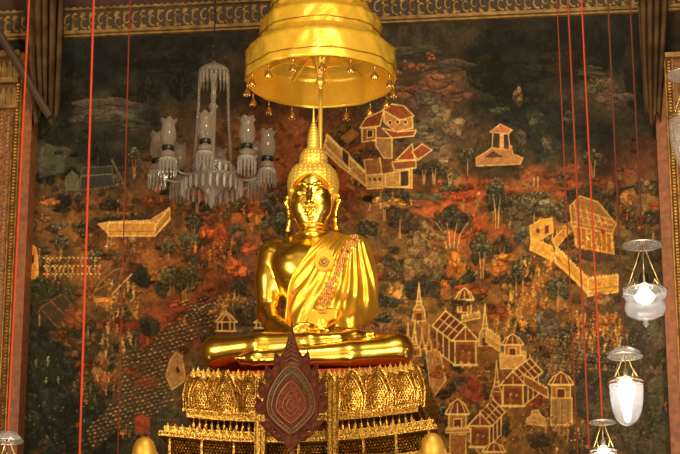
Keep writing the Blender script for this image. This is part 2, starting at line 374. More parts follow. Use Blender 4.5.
        line([((x+se)/2,y-bh-gh/2),((x+se)/2+dx,y-bh-gh/2+dy)],line_c,.8)
        poly([(e0,y-bh+1),ap,(e1,y-bh+1)],(112,58,28),.97,line_c,1.3); line([(x,y-bh),ap],line_c,.7); line([ap,(ap[0],ap[1]-3)],line_c,.8); line([(x+dx,y-bh-gh+dy),(x+dx,y-bh-gh+dy-3)],line_c,.8)
        line([(f0-1,y),(f1+1,y)],line_c,2.2)
    def kiosk(x,y,w,h):                                                # round-topped gate tower
        poly([(x-w*.36,y),(x-w*.36,y-h*.5),(x+w*.36,y-h*.5),(x+w*.36,y)],(150,98,42),.95,CR,1.)
        poly([(x-w*.16,y),(x-w*.16,y-h*.36),(x+w*.16,y-h*.36),(x+w*.16,y)],(88,40,20),.95,CR,.7)
        poly([(x-w*.5,y-h*.52),(x-w*.3,y-h*.82),(x,y-h),(x+w*.3,y-h*.82),(x+w*.5,y-h*.52)],(104,54,28),.95,CR,1.1)
        for k in (-.25,0,.25): line([(x+w*k*.7,y-h*.86),(x+w*k*1.3,y-h*.54)],CR,.8)
        line([(x-w*.45,y-h*.5),(x+w*.45,y-h*.5)],CR,1.4)
    def stupa(x,y,w,h,c=CR,body=(150,96,44)):
        poly([(x-w/2,y),(x-w*.42,y-h*.3),(x-w*.2,y-h*.42),(x-w*.1,y-h*.65),(x,y-h),(x+w*.1,y-h*.65),(x+w*.2,y-h*.42),(x+w*.42,y-h*.3),(x+w/2,y)],body,.95,c,.8)
        poly([(x-w*.2,y),(x-w*.2,y-h*.2),(x+w*.2,y-h*.2),(x+w*.2,y)],(84,44,22),.9)
        for k in (.3,.42,.52): line([(x-w*.4*(1-k),y-h*k),(x+w*.4*(1-k),y-h*k)],c,.8)
    def wallrun(pts,ht,c=TAN,e=CR):                                    # battlemented wall along a path (pts = foot)
        top=[(x,y-ht) for x,y in pts]; poly(list(pts)+top[::-1],c,.95,e,.8)
        for (xa,ya),(xb,yb) in zip(pts[:-1],pts[1:]):
            n=max(int(math.hypot(xb-xa,yb-ya)/3.2),1)
            for i in range(n):
                x=xa+(xb-xa)*(i+.5)/n; y=ya+(yb-ya)*(i+.5)/n-ht; poly([(x-1,y),(x-1,y-2),(x+1,y-2),(x+1,y)],e,.8)
            line([(xa,ya-ht*.35),(xb,yb-ht*.35)],(120,76,36),.6)
    def fig(x,y,s,c):                                                  # a small painted person
        c=col(c)*R.uniform(.55,1.); ell(x,y-s*.45,s*.24,s*.40,c,.9,R.normal()*.7,.5); ell(x+s*.05,y-s*.98,s*.14,s*.16,jit((186,136,82),.15),.85)
        a=R.random()*6; line([(x,y-s*.65),(x+s*.4*math.cos(a),y-s*.6+s*.3*math.sin(a))],jit(c,.2),s*.14)
        line([(x,y-s*.1),(x+s*.2*R.normal(),y+s*.25)],jit(c,.25),s*.16)
    def crowd(x0,y0,x1,y1,n,c,s=5):
        for _ in range(n): fig(x0+(x1-x0)*R.random(),y0+(y1-y0)*R.random(),s*(.8+.4*R.random()),c[R.integers(len(c))])
    def inside(P,x,y):
        r=False
        for i in range(len(P)):
            (xa,ya),(xb,yb)=P[i],P[i-1]
            if (ya>y)!=(yb>y) and x<(xb-xa)*(y-ya)/(yb-ya)+xa: r=not r
        return r
    def army(P,c,dx,dy,sl,s=1.7):                                     # rows of shields or helmets filling a region
        xs=[p[0] for p in P]; ys=[p[1] for p in P]; j=0; y=min(ys)
        while y<max(ys):
            x=min(xs)+(dx/2 if j%2 else 0)
            while x<max(xs):
                xx=x+R.normal()*.5; yy=y+sl*(x-min(xs))+R.normal()*.4
                if inside(P,xx,yy):
                    ell(xx,yy+1,s*.8,s*.75,(46,34,24),.7); ell(xx,yy,s*.75,s*.42,jit(c,.22),.8,-.2,.6)
                x+=dx
            y+=dy; j+=1
    # ---- random under-painting: rocks, cloud scrolls, bushes everywhere below the painted sky
    def ground(x,y):
        return cv[int(np.clip((y-MY0)*MS,0,MH-1)),int(np.clip((x-MX0)*MS,0,MW-1))].copy()
    for _ in range(900):
        x=R.uniform(-60,740); y=R.uniform(120,500); g=ground(x,y); k=R.random(); s=R.uniform(2,7) if y>150 else R.uniform(1.5,4)
        if k<.5: lump(x,y,s*R.uniform(.8,1.5),s*R.uniform(.45,.8),g*R.uniform(.55,.85)*col((1.,1.,.98)),.6)
        elif k<.72: lump(x,y,s*1.1,s*.6,g*R.uniform(1.05,1.35),.6,g*1.5)
        elif y>150 and k<.83: lump(x,y,s*.9,s*.55,col((150,72,30))*R.uniform(.7,1.05),.5)
        elif y>150: clump(x,y,s*.8,s*.6,g*.45+col((0,4,2)),g*.9+col((2,10,4)),int(s*3),1.,.6)
        else: clump(x,y,s*.8,s*.6,g*.5,g*.8,int(s*2),1.,.5)
    for _ in range(150):                                               # knots of rocks with painted outlines
        x=R.uniform(-60,740); y=R.uniform(165,500); g=ground(x,y); t=R.random(); m=g*.5+(col((112,92,62)) if t<.45 else col((84,78,60)) if t<.75 else col((150,84,38)))*.5
        for k in range(R.integers(2,6)): lump(x+R.normal()*9,y+R.normal()*5,R.uniform(3.5,8),R.uniform(3,7.5),m*R.uniform(.7,1.15),.8)
    for _ in range(170):                                               # bushes and small trees with leaf dabs
        x=R.uniform(-60,740); y=R.uniform(165,500); g=ground(x,y)
        if R.random()<.5: clump(x,y,R.uniform(6,14),R.uniform(5,9),(40,40,31),col((82,76,52))*R.uniform(.7,1.2),40,1.1,.8)
        else: tree(x,y,R.uniform(12,20),R.uniform(18,30),(42,42,33),col((84,76,54))*R.uniform(.7,1.2),(160,110,62),R.integers(1,3),60)
    for _ in range(110):
        x=R.uniform(-60,740); y=R.uniform(190,500); c_=((196,130,60),(170,90,40),(150,112,70))[R.integers(3)]
        for k in range(R.integers(2,6)): fig(x+R.normal()*6,y+R.normal()*3,R.uniform(4,7),col(c_)*R.uniform(.6,1))
    for _ in range(60):
        x=R.uniform(-60,740); y=R.uniform(190,500); lump(x,y,R.uniform(8,18),R.uniform(4,9),col((150,72,32))*R.uniform(.75,1.05),.55)
    for _ in range(9000):                                              # fine dabs
        x=R.uniform(-60,740); y=R.uniform(90,500) if R.random()<.9 else R.uniform(40,90); g=ground(x,y); q=R.uniform(.5,1.5)
        ell(x,y,R.uniform(.7,2.2),R.uniform(.45,1.0),g*q+col((4,2,0))*(q>1),.65,R.random()*3,.5)
    # ---- painted sky and far forest (top)
    for x,y,w,h in ((75,85,22,14),(60,135,16,10),(128,98,16,12),(160,62,40,10),(500,75,34,18),(545,60,40,16),(520,95,26,12),(585,70,22,10),(640,75,16,30),(180,85,12,14)):
        clump(x,y,w,h,(22,23,19),(30,32,25),40,2.,.5)
    for x,y,w,h,c in ((110,108,34,10,(74,64,50)),(90,120,22,6,(66,58,46)),(128,126,20,6,(60,52,42)),(600,88,14,12,(84,68,50)),(612,98,18,9,(78,62,46)),(590,72,14,5,(60,52,40)),(415,52,28,7,(70,60,46)),(445,66,26,6,(76,60,46)),(435,84,24,9,(108,72,50)),(404,92,12,7,(104,66,44)),(455,96,14,6,(98,66,46)),
        (518,96,6,9,(112,86,60)),(425,100,10,8,(88,74,56)),(440,115,11,9,(112,90,64)),(452,128,11,10,(108,86,62)),(418,132,10,9,(98,80,58)),(438,140,13,6,(104,82,58)),(535,118,8,7,(70,62,46)),(520,140,7,13,(78,68,50)),(548,145,6,9,(80,70,50)),(570,118,8,7,(66,60,46)),(500,110,9,6,(64,58,44))):
        lump(x,y,w,h,c,.7,col(c)*1.25)
    for k in range(5): lump(395+k*9,62+R.normal()*5+abs(k-2)*4,6,5,jit((112,70,46),.12),.7,(140,92,60))
    tree(148,108,24,30,(22,22,18),(40,36,26),(60,46,34),1,40); tree(182,100,14,36,(26,26,20),(38,36,28),(50,40,30),1,30)
    tree(70,190,18,24,(24,24,20),(38,38,28),(60,48,34),1,40); tree(98,170,20,28,(24,24,20),(36,36,28),(60,48,34),1,40); tree(45,190,18,20,(22,22,18),(32,34,24),(50,40,30),1,30)
    poly([(35,158),(62,154),(66,172),(40,178)],(74,70,54),.6); poly([(66,177),(72,171),(78,176),(78,190),(66,190)],(86,82,64),.85,(100,94,74),.7)
    poly([(82,168),(112,166),(114,186),(80,190)],(50,46,40),.9,(88,80,64),.8); line([(82,176),(112,174)],(100,92,74),1.); line([(112,160),(130,196)],(86,76,58),2.)
    lump(50,202,9,5,(170,98,48),.9); lump(44,216,9,6,(120,80,50),.8); lump(58,226,8,5,(96,84,60),.8)
    # ---- left: walls, fort, ranks of soldiers
    for k in range(7): clump(96+k*9,222+R.normal()*3,6,5,(34,34,24),(54,50,32),16)
    poly([(98,224),(111,236),(155,236),(170,220),(168,209),(160,214),(150,220),(108,222)],(184,128,62),.95,(206,152,84),.9)
    poly([(124,223),(124,231),(132,231),(132,223)],(52,36,24)); wallrun([(108,236),(155,236)],13,(180,124,58)); wallrun([(155,236),(170,218)],10,(170,112,50))
    lump(120,208,12,4,(98,60,34),.8); line([(118,214),(118,200)],(150,100,56),1.); 
    clump(110,205,10,5,(30,30,24),(60,50,34),20); crowd(104,240,142,262,12,[(196,148,96),(170,96,44)],5); 
    poly([(28,252),(30,243),(36,248),(38,262),(38,276),(26,286)],(188,122,52),.95,(206,150,78),.8); poly([(31,256),(34,254),(34,263),(31,264)],(50,32,20))
    for j in range(3):
        for k in range(13): fig(46+k*4.4+R.normal()*.4,262+j*8+k*.1,5.5,((206,150,72),(170,84,36),(196,130,60))[R.integers(3)])
    for j in range(3):
        for k in range(14): ell(44+k*4.3,258+j*8,1.2,.8,(214,176,104),.9)
    for x,y,w,h in ((48,300,18,11),(38,285,12,8),(75,330,10,8),(62,296,12,8)): clump(x,y,w,h,(34,36,25),(60,62,38),50)
    poly([(40,308),(62,294),(80,312),(58,328)],(66,48,32),.8,(120,82,46),.7); line([(50,300),(70,320)],(120,82,46),.8)
    lump(74,318,13,13,(128,70,36),.6); 
    poly([(92,296),(100,282),(114,270),(122,268),(118,290),(108,298)],(90,62,34),.9,(150,104,56),.8); line([(104,280),(114,294)],(150,104,56),.8); line([(96,290),(112,282)],(150,104,56),.8)
    poly([(94,298),(118,298),(116,303),(94,302)],(196,126,52),.9); line([(112,294),(132,274)],(196,150,96),1.1)
    crowd(104,285,138,322,26,[(200,134,60),(180,108,44),(212,160,90)],7); crowd(100,330,132,356,16,[(206,150,86),(178,110,50)],7)
    for x,y in ((60,348),(70,352),(84,345)): lump(x,y,9,7,(96,64,36),.7,(130,90,50))
    for x,y,w,h in ((40,350,24,18),(36,378,18,16),(62,372,16,14),(50,410,26,20),(30,430,14,20),(70,440,22,14),(96,420,14,18),(100,448,16,12),(66,396,14,10)):
        clump(x,y,w,h,(25,28,22),(48,54,42),60,1.6,.6)
    for x,y,s in ((36,366,6),(48,364,7),(46,384,6),(58,382,5),(74,388,6)): fig(x,y,s,(158,140,104))
    for k in range(26): ell(R.uniform(24,86),R.uniform(392,454),1.,.8,(150,132,96),.7)
    lump(46,404,5,9,(56,60,54),.6); lump(100,368,9,12,(118,78,42),.8,(146,100,54)); lump(84,378,8,7,(108,78,44),.7)
    crowd(90,372,116,400,14,[(196,130,64),(168,84,40)],7); crowd(84,384,96,404,4,[(150,120,80)],6)
    poly([(124,352),(176,320),(196,305),(236,300),(208,330),(178,348),(172,400),(150,420),(118,430),(92,452),(86,430),(116,398)],(74,56,36),.6)
    army([(124,352),(176,320),(196,305),(236,300),(208,330),(178,348),(172,400),(150,420),(118,430),(92,452),(86,430),(116,398)],(172,138,86),4.9,4.0,-.28,2.5)
    army([(178,300),(228,296),(228,318),(196,322)],(190,148,86),4.2,3.5,-.3,2.1)
    poly([(131,388),(140,376),(156,374),(160,388)],(128,56,34),.5); lump(176,370,8,7,(120,78,40),.7); lump(132,372,10,8,(124,70,40),.6); lump(146,342,9,11,(122,66,34),.7)
    poly([(170,360),(176,352),(182,357),(186,380),(172,390),(166,376)],(160,112,62),.9,(190,144,84),.8); poly([(176,368),(178,366),(180,372),(177,374)],(46,30,20))
    poly([(135,420),(150,420),(149,434),(135,434)],(138,62,36),.9); ell(142,419,9,5,(150,66,38),.9); crowd(118,426,130,440,3,[(190,110,60)],7)
    for k in range(6): line([(158+k*2.6,408),(158+k*2.2,430)],(90,82,68),1.,.6)
    # middle left, under the chandelier and beside the statue
    lump(206,232,7,9,(196,88,44),.8); lump(220,237,8,11,(206,92,44),.8); lump(188,236,11,6,(92,80,56),.7); lump(232,240,9,5,(106,70,40),.7)
    clump(212,254,14,9,(86,52,30),(150,80,36),30); crowd(188,246,234,262,20,[(206,122,48),(190,96,36)],6); 
    lump(236,228,10,5,(96,92,66),.6); clump(262,220,8,8,(54,54,38),(100,96,66),30); clump(238,206,10,7,(60,52,36),(96,84,54),26)
    lump(255,215,8,10,(178,98,44),.7); lump(248,250,10,6,(176,80,38),.8); crowd(236,190,282,235,10,[(180,100,46)],6)
    for x,y in ((273,208),(282,214),(268,200)): lump(x,y,7,9,(66,62,48),.8,(120,104,74))
    tree(190,298,22,34,(54,50,32),(94,84,50),(116,90,50),2,60); tree(172,296,18,24,(60,52,32),(96,80,46),(116,86,48),2,40); clump(166,276,16,8,(60,60,40),(98,88,56),40)
    lump(236,268,12,10,(184,92,42),.7); ell(148,262,14,15,(128,76,36),.8,0,.4); ell(150,258,9,16,(150,92,42),.6,0,.5); lump(154,276,10,5,(190,110,48),.7)
    clump(142,275,9,12,(30,32,26),(44,44,32),30); clump(150,325,10,9,(40,38,34),(56,52,44),20)
    fig(180,322,7,(190,130,70)); fig(184,323,6,(200,150,80)); lump(174,318,10,6,(130,66,36),.5)
    for x,y in ((222,306),(228,302),(240,300),(218,312)): lump(x,y,8,3.4,(186,128,60),.85)
    crowd(214,296,246,312,8,[(196,140,70)],7); clump(252,316,10,10,(52,46,34),(90,78,52),30)
    pav(226,331,20,20,(150,92,44),(150,96,48)); pav(264,328,18,12,(140,86,40)); 
    # ---- right of the parasol: palace with zig-zag wall
    for k in range(5): lump(348+k*9,104+R.normal()*4,7,6,jit((84,62,42),.12),.7)
    clump(348,135,14,12,(52,42,30),(80,64,42),40); poly([(340,138),(352,128),(360,134),(348,144)],(160,98,46),.7)
    poly([(327,134),(366,172),(368,188),(340,166),(323,150)],(168,124,70),.95,CR,.9); line([(326,140),(366,178)],(120,80,44),.8); wallrun([(326,147),(366,186)],12,(164,118,64))
    poly([(342,148),(349,154),(349,168),(342,161)],(54,34,24),.95,CR,.7)
    poly([(366,175),(383,174),(383,188),(367,189)],(176,130,72),.95,CR,.9)
    for k in range(3): poly([(369+k*5,178),(371+k*5,178),(371+k*5,181),(369+k*5,181)],(60,38,26))
    poly([(364,160),(380,158),(382,174),(366,175)],(130,84,46),.95,CR,.8); clump(372,152,9,6,(48,40,28),(76,62,40),26)
    poly([(362,128),(376,128),(376,140),(362,142)],(120,70,38),.95,CR,.9); poly([(367,130),(373,130),(373,137),(367,138)],(60,36,26),.95,CR,.6); poly([(360,128),(366,118),(384,110),(380,126)],(112,54,30),.95,CR,.9)
    poly([(384,122),(384,108),(396,106),(412,114),(413,128),(396,132)],(158,108,58),.95,CR,.9)
    for x in (390,397.5,405.5): ell(x,122+(.4 if x<395 else 0),2.2,2.8,(58,36,26),1,0,.2,CR,.3)
    poly([(383,110),(392,104),(404,106),(414,116),(400,120)],(120,58,30),.95,CR,.9); poly([(382,128),(398,132),(416,130),(414,136),(392,138)],(124,60,32),.95,CR,.9)
    poly([(376,138),(392,138),(392,158),(384,158),(376,146)],(140,100,58),.9,CR,.8)
    poly([(396,160),(412,144),(415,160)],(132,62,32),.95,CR,1.1); poly([(412,152),(422,144),(432,150),(418,160)],(128,62,34),.9,CR,.9); poly([(392,162),(416,160),(416,168),(394,170)],(124,70,38),.95,CR,.9)
    poly([(385,174),(412,168),(412,188),(385,187)],(172,124,66),.95,CR,.9); poly([(400,171),(409,170),(409,186),(400,187)],(62,38,28),.95,CR,1.)
    for x,w,hh in ((424,12,22),(434,14,24),(450,18,14)): tree(x,184,w,hh,(44,42,32),(64,60,42),(170,130,80),2,36)
    for k in range(7): line([(444+k*2.5,168+k*1.4),(456+k*2,186)],(120,96,62),.8,.6)
    lump(430,198,20,6,(86,76,54),.8); lump(448,188,9,4,(110,90,60),.6)
    for x,y,s in ((378,200,8),(386,204,8),(396,202,8),(404,206,7)): lump(x,y,s,3,(200,140,66),.8)
    crowd(366,196,412,210,9,[(206,150,76)],5)
    # small shrine
    clump(498,150,22,22,(46,42,30),(66,60,40),60); poly([(476,160),(505,158),(520,164),(520,178),(478,180)],(44,40,28),.6)
    poly([(476,158),(486,152),(494,146),(512,146),(513,154),(523,158),(520,164),(477,166)],(158,106,64),.9,(196,146,94),.9); poly([(484,158),(493,151),(504,157)],(70,46,30),.9)
    poly([(492,148),(493,130),(508,130),(510,150)],(60,42,30),.9,(190,140,90),.9); poly([(500,150),(500,134),(504,134),(504,150)],(190,136,86),.95); poly([(490,132),(500,124),(512,130),(508,134)],(150,92,56),.95,(190,140,90),.9)
    for x,y in ((500,190),(476,200),(455,196)): lump(x,y,15,5,(150,66,32),.55)
    line([(534,178),(534,186)],(180,140,84),1.); line([(538,177),(538,187)],(180,140,84),1.)
    for x,y,h in ((463,210,10),(478,206,13),(468,212,8)): fig(x,y,h,(220,168,84))
    for x,y,rx,ry in ((470,222,26,14),(440,214,16,8),(520,190,30,6),(560,186,24,6),(430,204,20,6),(480,250,12,10),(446,285,9,12),(500,232,9,14)):
        for k in range(10): ell(x+rx*R.normal()*.5,y+ry*R.normal()*.5,rx*.4,ry*.35,jit((158,74,32),.1),.5,0,.8)
    # tree groves
    tree(497,228,24,48,(44,44,34),(86,82,58),(206,150,84),2,120); tree(452,248,38,40,(44,40,32),(70,62,44),(206,146,80),4,120); tree(482,278,22,42,(42,44,36),(92,82,56),(190,130,70),2,110); tree(523,298,22,44,(46,46,36),(90,80,56),(186,126,66),1,110)
    tree(400,238,24,30,(48,40,32),(66,56,40),(190,134,78),1,50); clump(420,225,12,10,(60,48,34),(84,66,44),30)
    for x,y,w,h in ((425,232,9,10),(428,256,10,14),(414,248,8,12),(436,270,9,12),(410,270,12,10),(440,236,9,6)): lump(x,y,w,h,(118,88,54),.7,(150,112,66))
    lump(396,290,10,9,(180,126,64),.75); lump(392,270,10,8,(98,74,46),.7); lump(456,268,10,14,(188,108,42),.75); lump(498,268,9,8,(190,110,42),.7); lump(506,258,11,4,(196,116,44),.7); lump(444,284,6,4,(196,104,38),.8)
    for x in (518,536,546,560,528,520): clump(x,205+R.normal()*8,9,9,(58,54,40),(104,92,62),34)
    lump(548,204,9,6,(110,92,64),.85,(150,126,84)); lump(520,235,8,8,(84,80,64),.7)
    # right: big yellow pavilion with its walls
    clump(585,195,20,9,(40,38,28),(60,54,36),50); lump(628,198,7,9,(170,110,56),.8); line([(620,190),(634,186),(638,194)],(40,28,22),2.)
    poly([(530,226),(540,220),(552,218),(553,232),(540,240),(531,250)],(186,130,52),.95,(206,150,70),.9); ell(538,231,2.6,3,(84,46,24)); poly([(545,226),(549,225),(549,233),(545,234)],(84,46,24))
    poly([(531,238),(552,246),(556,262),(530,250)],(190,134,54),.95,(208,152,70),.9)
    poly([(552,240),(566,226),(570,232),(556,248)],(170,112,48),.95,(206,150,70),.9); wallrun([(556,262),(588,294)],15,(184,126,50)); wallrun([(588,296),(618,292)],17,(178,124,52)); line([(540,250),(590,292)],(206,150,70),1.)
    poly([(570,206),(580,196),(598,202),(616,224),(612,234),(572,226)],(130,88,44),.95,(196,140,66),1.)
    for k in range(6): line([(574+k*6,203+k*3),(578+k*6,226)],(186,132,64),.9)
    for k in range(3): line([(574,208+k*7),(612,220+k*5)],(186,132,64),.8)
    poly([(574,226),(612,234),(614,254),(576,246)],(140,84,36),.95,(200,144,68),.9); ell(603,232,2.6,3.2,(120,40,22)); 
    for k in range(8): line([(576+k*5,228+k),(577+k*5,248+k)],(196,140,60),.8)
    crowd(576,230,606,250,14,[(206,150,66),(180,110,40)],6); poly([(574,248),(612,254),(614,262),(590,262)],(70,50,32),.9)
    crowd(520,262,556,310,50,[(206,146,60),(196,116,46),(180,96,36)],6); 
    tree(516,296,14,30,(44,44,34),(88,80,54),(180,120,64),1,60); tree(558,312,24,34,(46,48,38),(90,88,64),(170,116,64),1,100)
    lump(600,302,14,9,(120,84,46),.8); 
    # lower right: city of pavilions
    lump(548,324,13,14,(96,80,60),.8,(124,104,76)); lump(508,292,7,9,(126,84,46),.7); lump(520,300,8,7,(118,80,46),.7)
    for k in range(3): crowd(508,296,536,332,18,[(212,150,60),(200,120,40)],6)
    crowd(576,318,622,350,70,[(212,146,60),(190,104,40),(206,128,50)],6); crowd(488,322,530,338,20,[(196,130,56)],5)
    for k in range(220):
        x=R.uniform(522,628); y=R.uniform(338,388)
        if y>332+(x<580)*4: fig(x,y,4.5,((150,118,76),(120,96,66),(168,96,44),(96,84,64))[R.integers(4)])
    army([(536,334),(640,338),(636,372),(560,372)],(150,130,96),4.6,4.2,.1,1.5)
    for x,y,w,h in ((600,395,30,22),(640,390,24,40),(645,440,22,20),(650,340,16,24),(590,440,20,14),(636,290,12,14)): clump(x,y,w,h,(48,48,40),(78,74,58),70,1.5,.5)
    army([(586,376),(660,380),(660,450),(592,452)],(112,102,80),6,5.4,.15,1.4)
    tree(421,312,34,36,(44,42,34),(74,64,46),(96,70,42),2,80); stupa(419,321,13,38); tree(404,320,18,14,(58,48,30),(92,70,40),(120,84,46),2,40)
    kiosk(464.5,312,19,24); wallrun([(462,322),(480,318)],6); lump(460,302,14,4,(70,54,36),.5)
    hall(465.5,365,21,25,14,-20,-15)
    stupa(485,346,13,42,CR,(150,104,54)); wallrun([(486,342),(500,352)],14,(182,130,66)); wallrun([(500,368),(526,366)],14,(186,134,68)); kiosk(512.5,356,22,22); poly([(500,356),(524,355),(525,368),(501,369)],(184,132,66),.9,CR,.8)
    stupa(496.5,405,12,44,CR,(124,66,32)); hall(513,406,20,22,13,17,-13)
    wallrun([(524,384),(548,398)],9,(134,70,34)); kiosk(561,398,26,26); poly([(551,398),(572,398),(572,425),(551,425)],(150,110,64),.85,CR,.8)
    for x in (556,562,568): line([(x,400),(x,424)],(110,74,42),1.)
    poly([(526,424),(527,418),(531,416),(532,411),(538,410),(541,416),(545,418),(546,426)],(176,132,74),.9,CR,.7)
    kiosk(457.5,430,24,31); wallrun([(446,433),(470,432)],4); poly([(450,434),(466,434),(466,462),(450,462)],(140,84,40),.9,CR,.8)
    for k in range(7): fig(466+k*2.5,438+k*3,5,(196,150,84))
    hall(480,447,19,22,12,13,-14)
    kiosk(494,462,24,20); poly([(486,470),(504,470),(504,458),(486,458)],(150,96,44),.9)
    poly([(425,345),(440,352),(446,380),(432,400),(420,404),(430,384)],(176,118,64),.7,CR,.6); lump(438,372,8,6,(166,84,40),.8); crowd(424,342,446,374,10,[(186,108,50)],6); crowd(462,374,490,410,16,[(160,80,34),(190,120,50)],7); lump(432,416,8,5,(196,96,42),.7)
    for k in range(4): stupa(408+k*7,345+k*2,5,22+5*(k%2),(196,146,80),(140,88,40))
    stupa(414,356,14,28); lump(470,392,12,14,(124,60,30),.5); crowd(520,420,590,452,40,[(150,96,48),(180,120,60)],6); crowd(502,372,524,384,8,[(160,80,34)],5)
    lump(540,440,14,8,(84,60,40),.6); lump(610,320,10,7,(170,96,48),.4)
    for _ in range(9000):
        x=R.uniform(-60,740); y=R.uniform(100,500); g=ground(x,y); q=R.choice((.5,.62,.75,1.25,1.45)); a_=R.random()*3
        ell(x,y,R.uniform(.6,1.9),R.uniform(.4,.8),g*q,.5,a_,.6)
    for _ in range(700):                                               # fine leaf and branch strokes
        x=R.uniform(-60,740); y=R.uniform(150,500); g=ground(x,y); a_=R.uniform(-2.4,-.7); l_=R.uniform(3,9); q=R.choice((.45,.6,1.5))
        line([(x,y),(x+l_*.5*math.cos(a_),y+l_*.5*math.sin(a_)),(x+l_*math.cos(a_+.4),y+l_*math.sin(a_+.4))],g*q,.7,.6)
    # the left strip by the pillar and below the frame stay as ground colours
    g = fbm(MH,MW,5,R,2)[...,None]
    cv = np.clip(cv*(.82+.36*g),3,255)
    return cv.astype(np.float32)
# ------------------------------------------------------------------ materials
GOLD = mat('polished_gold', (1.0,.65,.09), .23, 1.0, bump=.10, bscale=9, bdist=.02)
HAIRGOLD = mat('matt_gold', (1.0,.66,.11), .40, .62)
CARVED = carved('carved_gilt', (.26,.115,.018), (.70,.43,.085), .28, .9, 60)
LACQ = mat('red_lacquer', (.11,.032,.010), .6, var=.4, vscale=14, spec=.1)
CLOTH = mat('saffron_satin', (1.0,.56,.055), .33, .88, bump=.2, bscale=30, bdist=.01)
SATIN = mat('yellow_satin', (.90,.54,.05), .33, .45, bump=.35, bscale=7, bdist=.03)
GEMG = mat('brooch_gold',(.50,.28,.06),.35,.9)
REDC = mat('red_cushion', (.34,.03,.010), .55, var=.25)
CORD = mat('red_cord', (.50,.045,.02), .7, spec=.2)
MCORD = mat('dull_red_cord', (.22,.03,.015), .7, spec=.2)
DCORD = mat('dark_cord', (.075,.025,.016), .8, spec=.1)
BRASS = mat('brass', (.80,.58,.25), .3, 1.)
SILV = mat('silvered_metal', (.62,.58,.50), .35, .8)
DARKM = mat('dark_metal', (.02,.02,.02), .4, .5)
WOODR = mat('red_brown_pillar', (.24,.075,.024), .55, var=.35, vscale=18, bump=.3, bscale=60)
PATT = mat('patterned_pillar', (.21,.07,.02), .5, var=.6, vscale=45, bump=.6, bscale=50)
BEAD = mat('gilt_bead', (.30,.15,.03), .45, .6, var=.5, vscale=14)
DRAPE = mat('brown_drape', (.085,.05,.022), .9, spec=.1, var=.45, vscale=5)
BEAM = mat('dark_wood', (.06,.035,.02), .6)
DIMGILT = mat('dim_gilt', (.28,.16,.05), .55, .4, var=.5, vscale=9)
FRB = mat('frieze_ground', (.045,.03,.018), .7)
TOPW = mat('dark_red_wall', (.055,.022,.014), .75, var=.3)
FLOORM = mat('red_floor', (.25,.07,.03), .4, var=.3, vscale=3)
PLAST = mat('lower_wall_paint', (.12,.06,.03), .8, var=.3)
BULB = mat('lit_bulb', (1,1,1), .5, emis=(1,.97,.93), es=9)

# ------------------------------------------------------------------ the room
def lin(c): c = c/255.; return np.where(c<=.04045, c/12.92, ((c+.055)/1.055)**2.4)
WY = 2.5
def build_mural_wall():
    x0,x1,z0,z1,h = -4.1,4.1,4.7,10.8,.0078
    xs = np.arange(x0,x1+h/2,h); zs = np.arange(z0,z1+h/2,h); nx,nz = len(xs),len(zs)
    X,Z = np.meshgrid(xs,zs); px,py = proj(X,WY,Z)
    cv = paint_mural()
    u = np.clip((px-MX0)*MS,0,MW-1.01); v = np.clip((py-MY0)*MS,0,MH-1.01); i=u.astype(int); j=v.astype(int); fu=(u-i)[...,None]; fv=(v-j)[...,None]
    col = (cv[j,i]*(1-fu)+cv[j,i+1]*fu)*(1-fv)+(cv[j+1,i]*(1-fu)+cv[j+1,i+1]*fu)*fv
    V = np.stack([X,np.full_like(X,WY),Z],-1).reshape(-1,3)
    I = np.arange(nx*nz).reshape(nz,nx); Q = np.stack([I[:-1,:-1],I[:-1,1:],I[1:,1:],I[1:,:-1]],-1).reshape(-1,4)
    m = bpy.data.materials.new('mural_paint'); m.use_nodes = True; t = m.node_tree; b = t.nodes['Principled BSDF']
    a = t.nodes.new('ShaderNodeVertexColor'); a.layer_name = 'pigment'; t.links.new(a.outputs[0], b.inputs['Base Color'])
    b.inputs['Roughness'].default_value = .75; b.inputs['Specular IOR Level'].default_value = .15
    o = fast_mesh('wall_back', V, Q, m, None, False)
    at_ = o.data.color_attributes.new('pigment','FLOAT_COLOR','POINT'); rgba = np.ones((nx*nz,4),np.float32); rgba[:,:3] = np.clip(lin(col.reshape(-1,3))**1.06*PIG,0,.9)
    at_.data.foreach_set('color', rgba.ravel())
    tag(o, 'back wall covered by an old dark mural of palaces, trees and rocks', None, None, 'structure')
PIG = np.array((1.06,1.13,1.14),np.float32)*1.42
build_mural_wall()
def struct(name, mb, m, label=None): return tag(mb.build(name, m), label, None, None, 'structure')
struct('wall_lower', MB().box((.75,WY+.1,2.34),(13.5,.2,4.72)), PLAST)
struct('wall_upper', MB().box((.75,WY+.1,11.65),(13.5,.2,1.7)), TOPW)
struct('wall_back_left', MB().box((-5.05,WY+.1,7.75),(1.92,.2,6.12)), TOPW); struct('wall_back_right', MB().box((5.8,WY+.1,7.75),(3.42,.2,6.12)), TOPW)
struct('wall_left', MB().box((-6.1,-6,6.25),(.2,17.2,12.5)), PLAST)
struct('wall_right', MB().box((7.6,-6,6.25),(.2,17.2,12.5)), PLAST)
struct('floor', MB().box((1,-9,-.1),(20,25,.2)), FLOORM)
struct('ceiling', MB().box((0,-1.5,12.6),(15,8.6,.2)), TOPW)
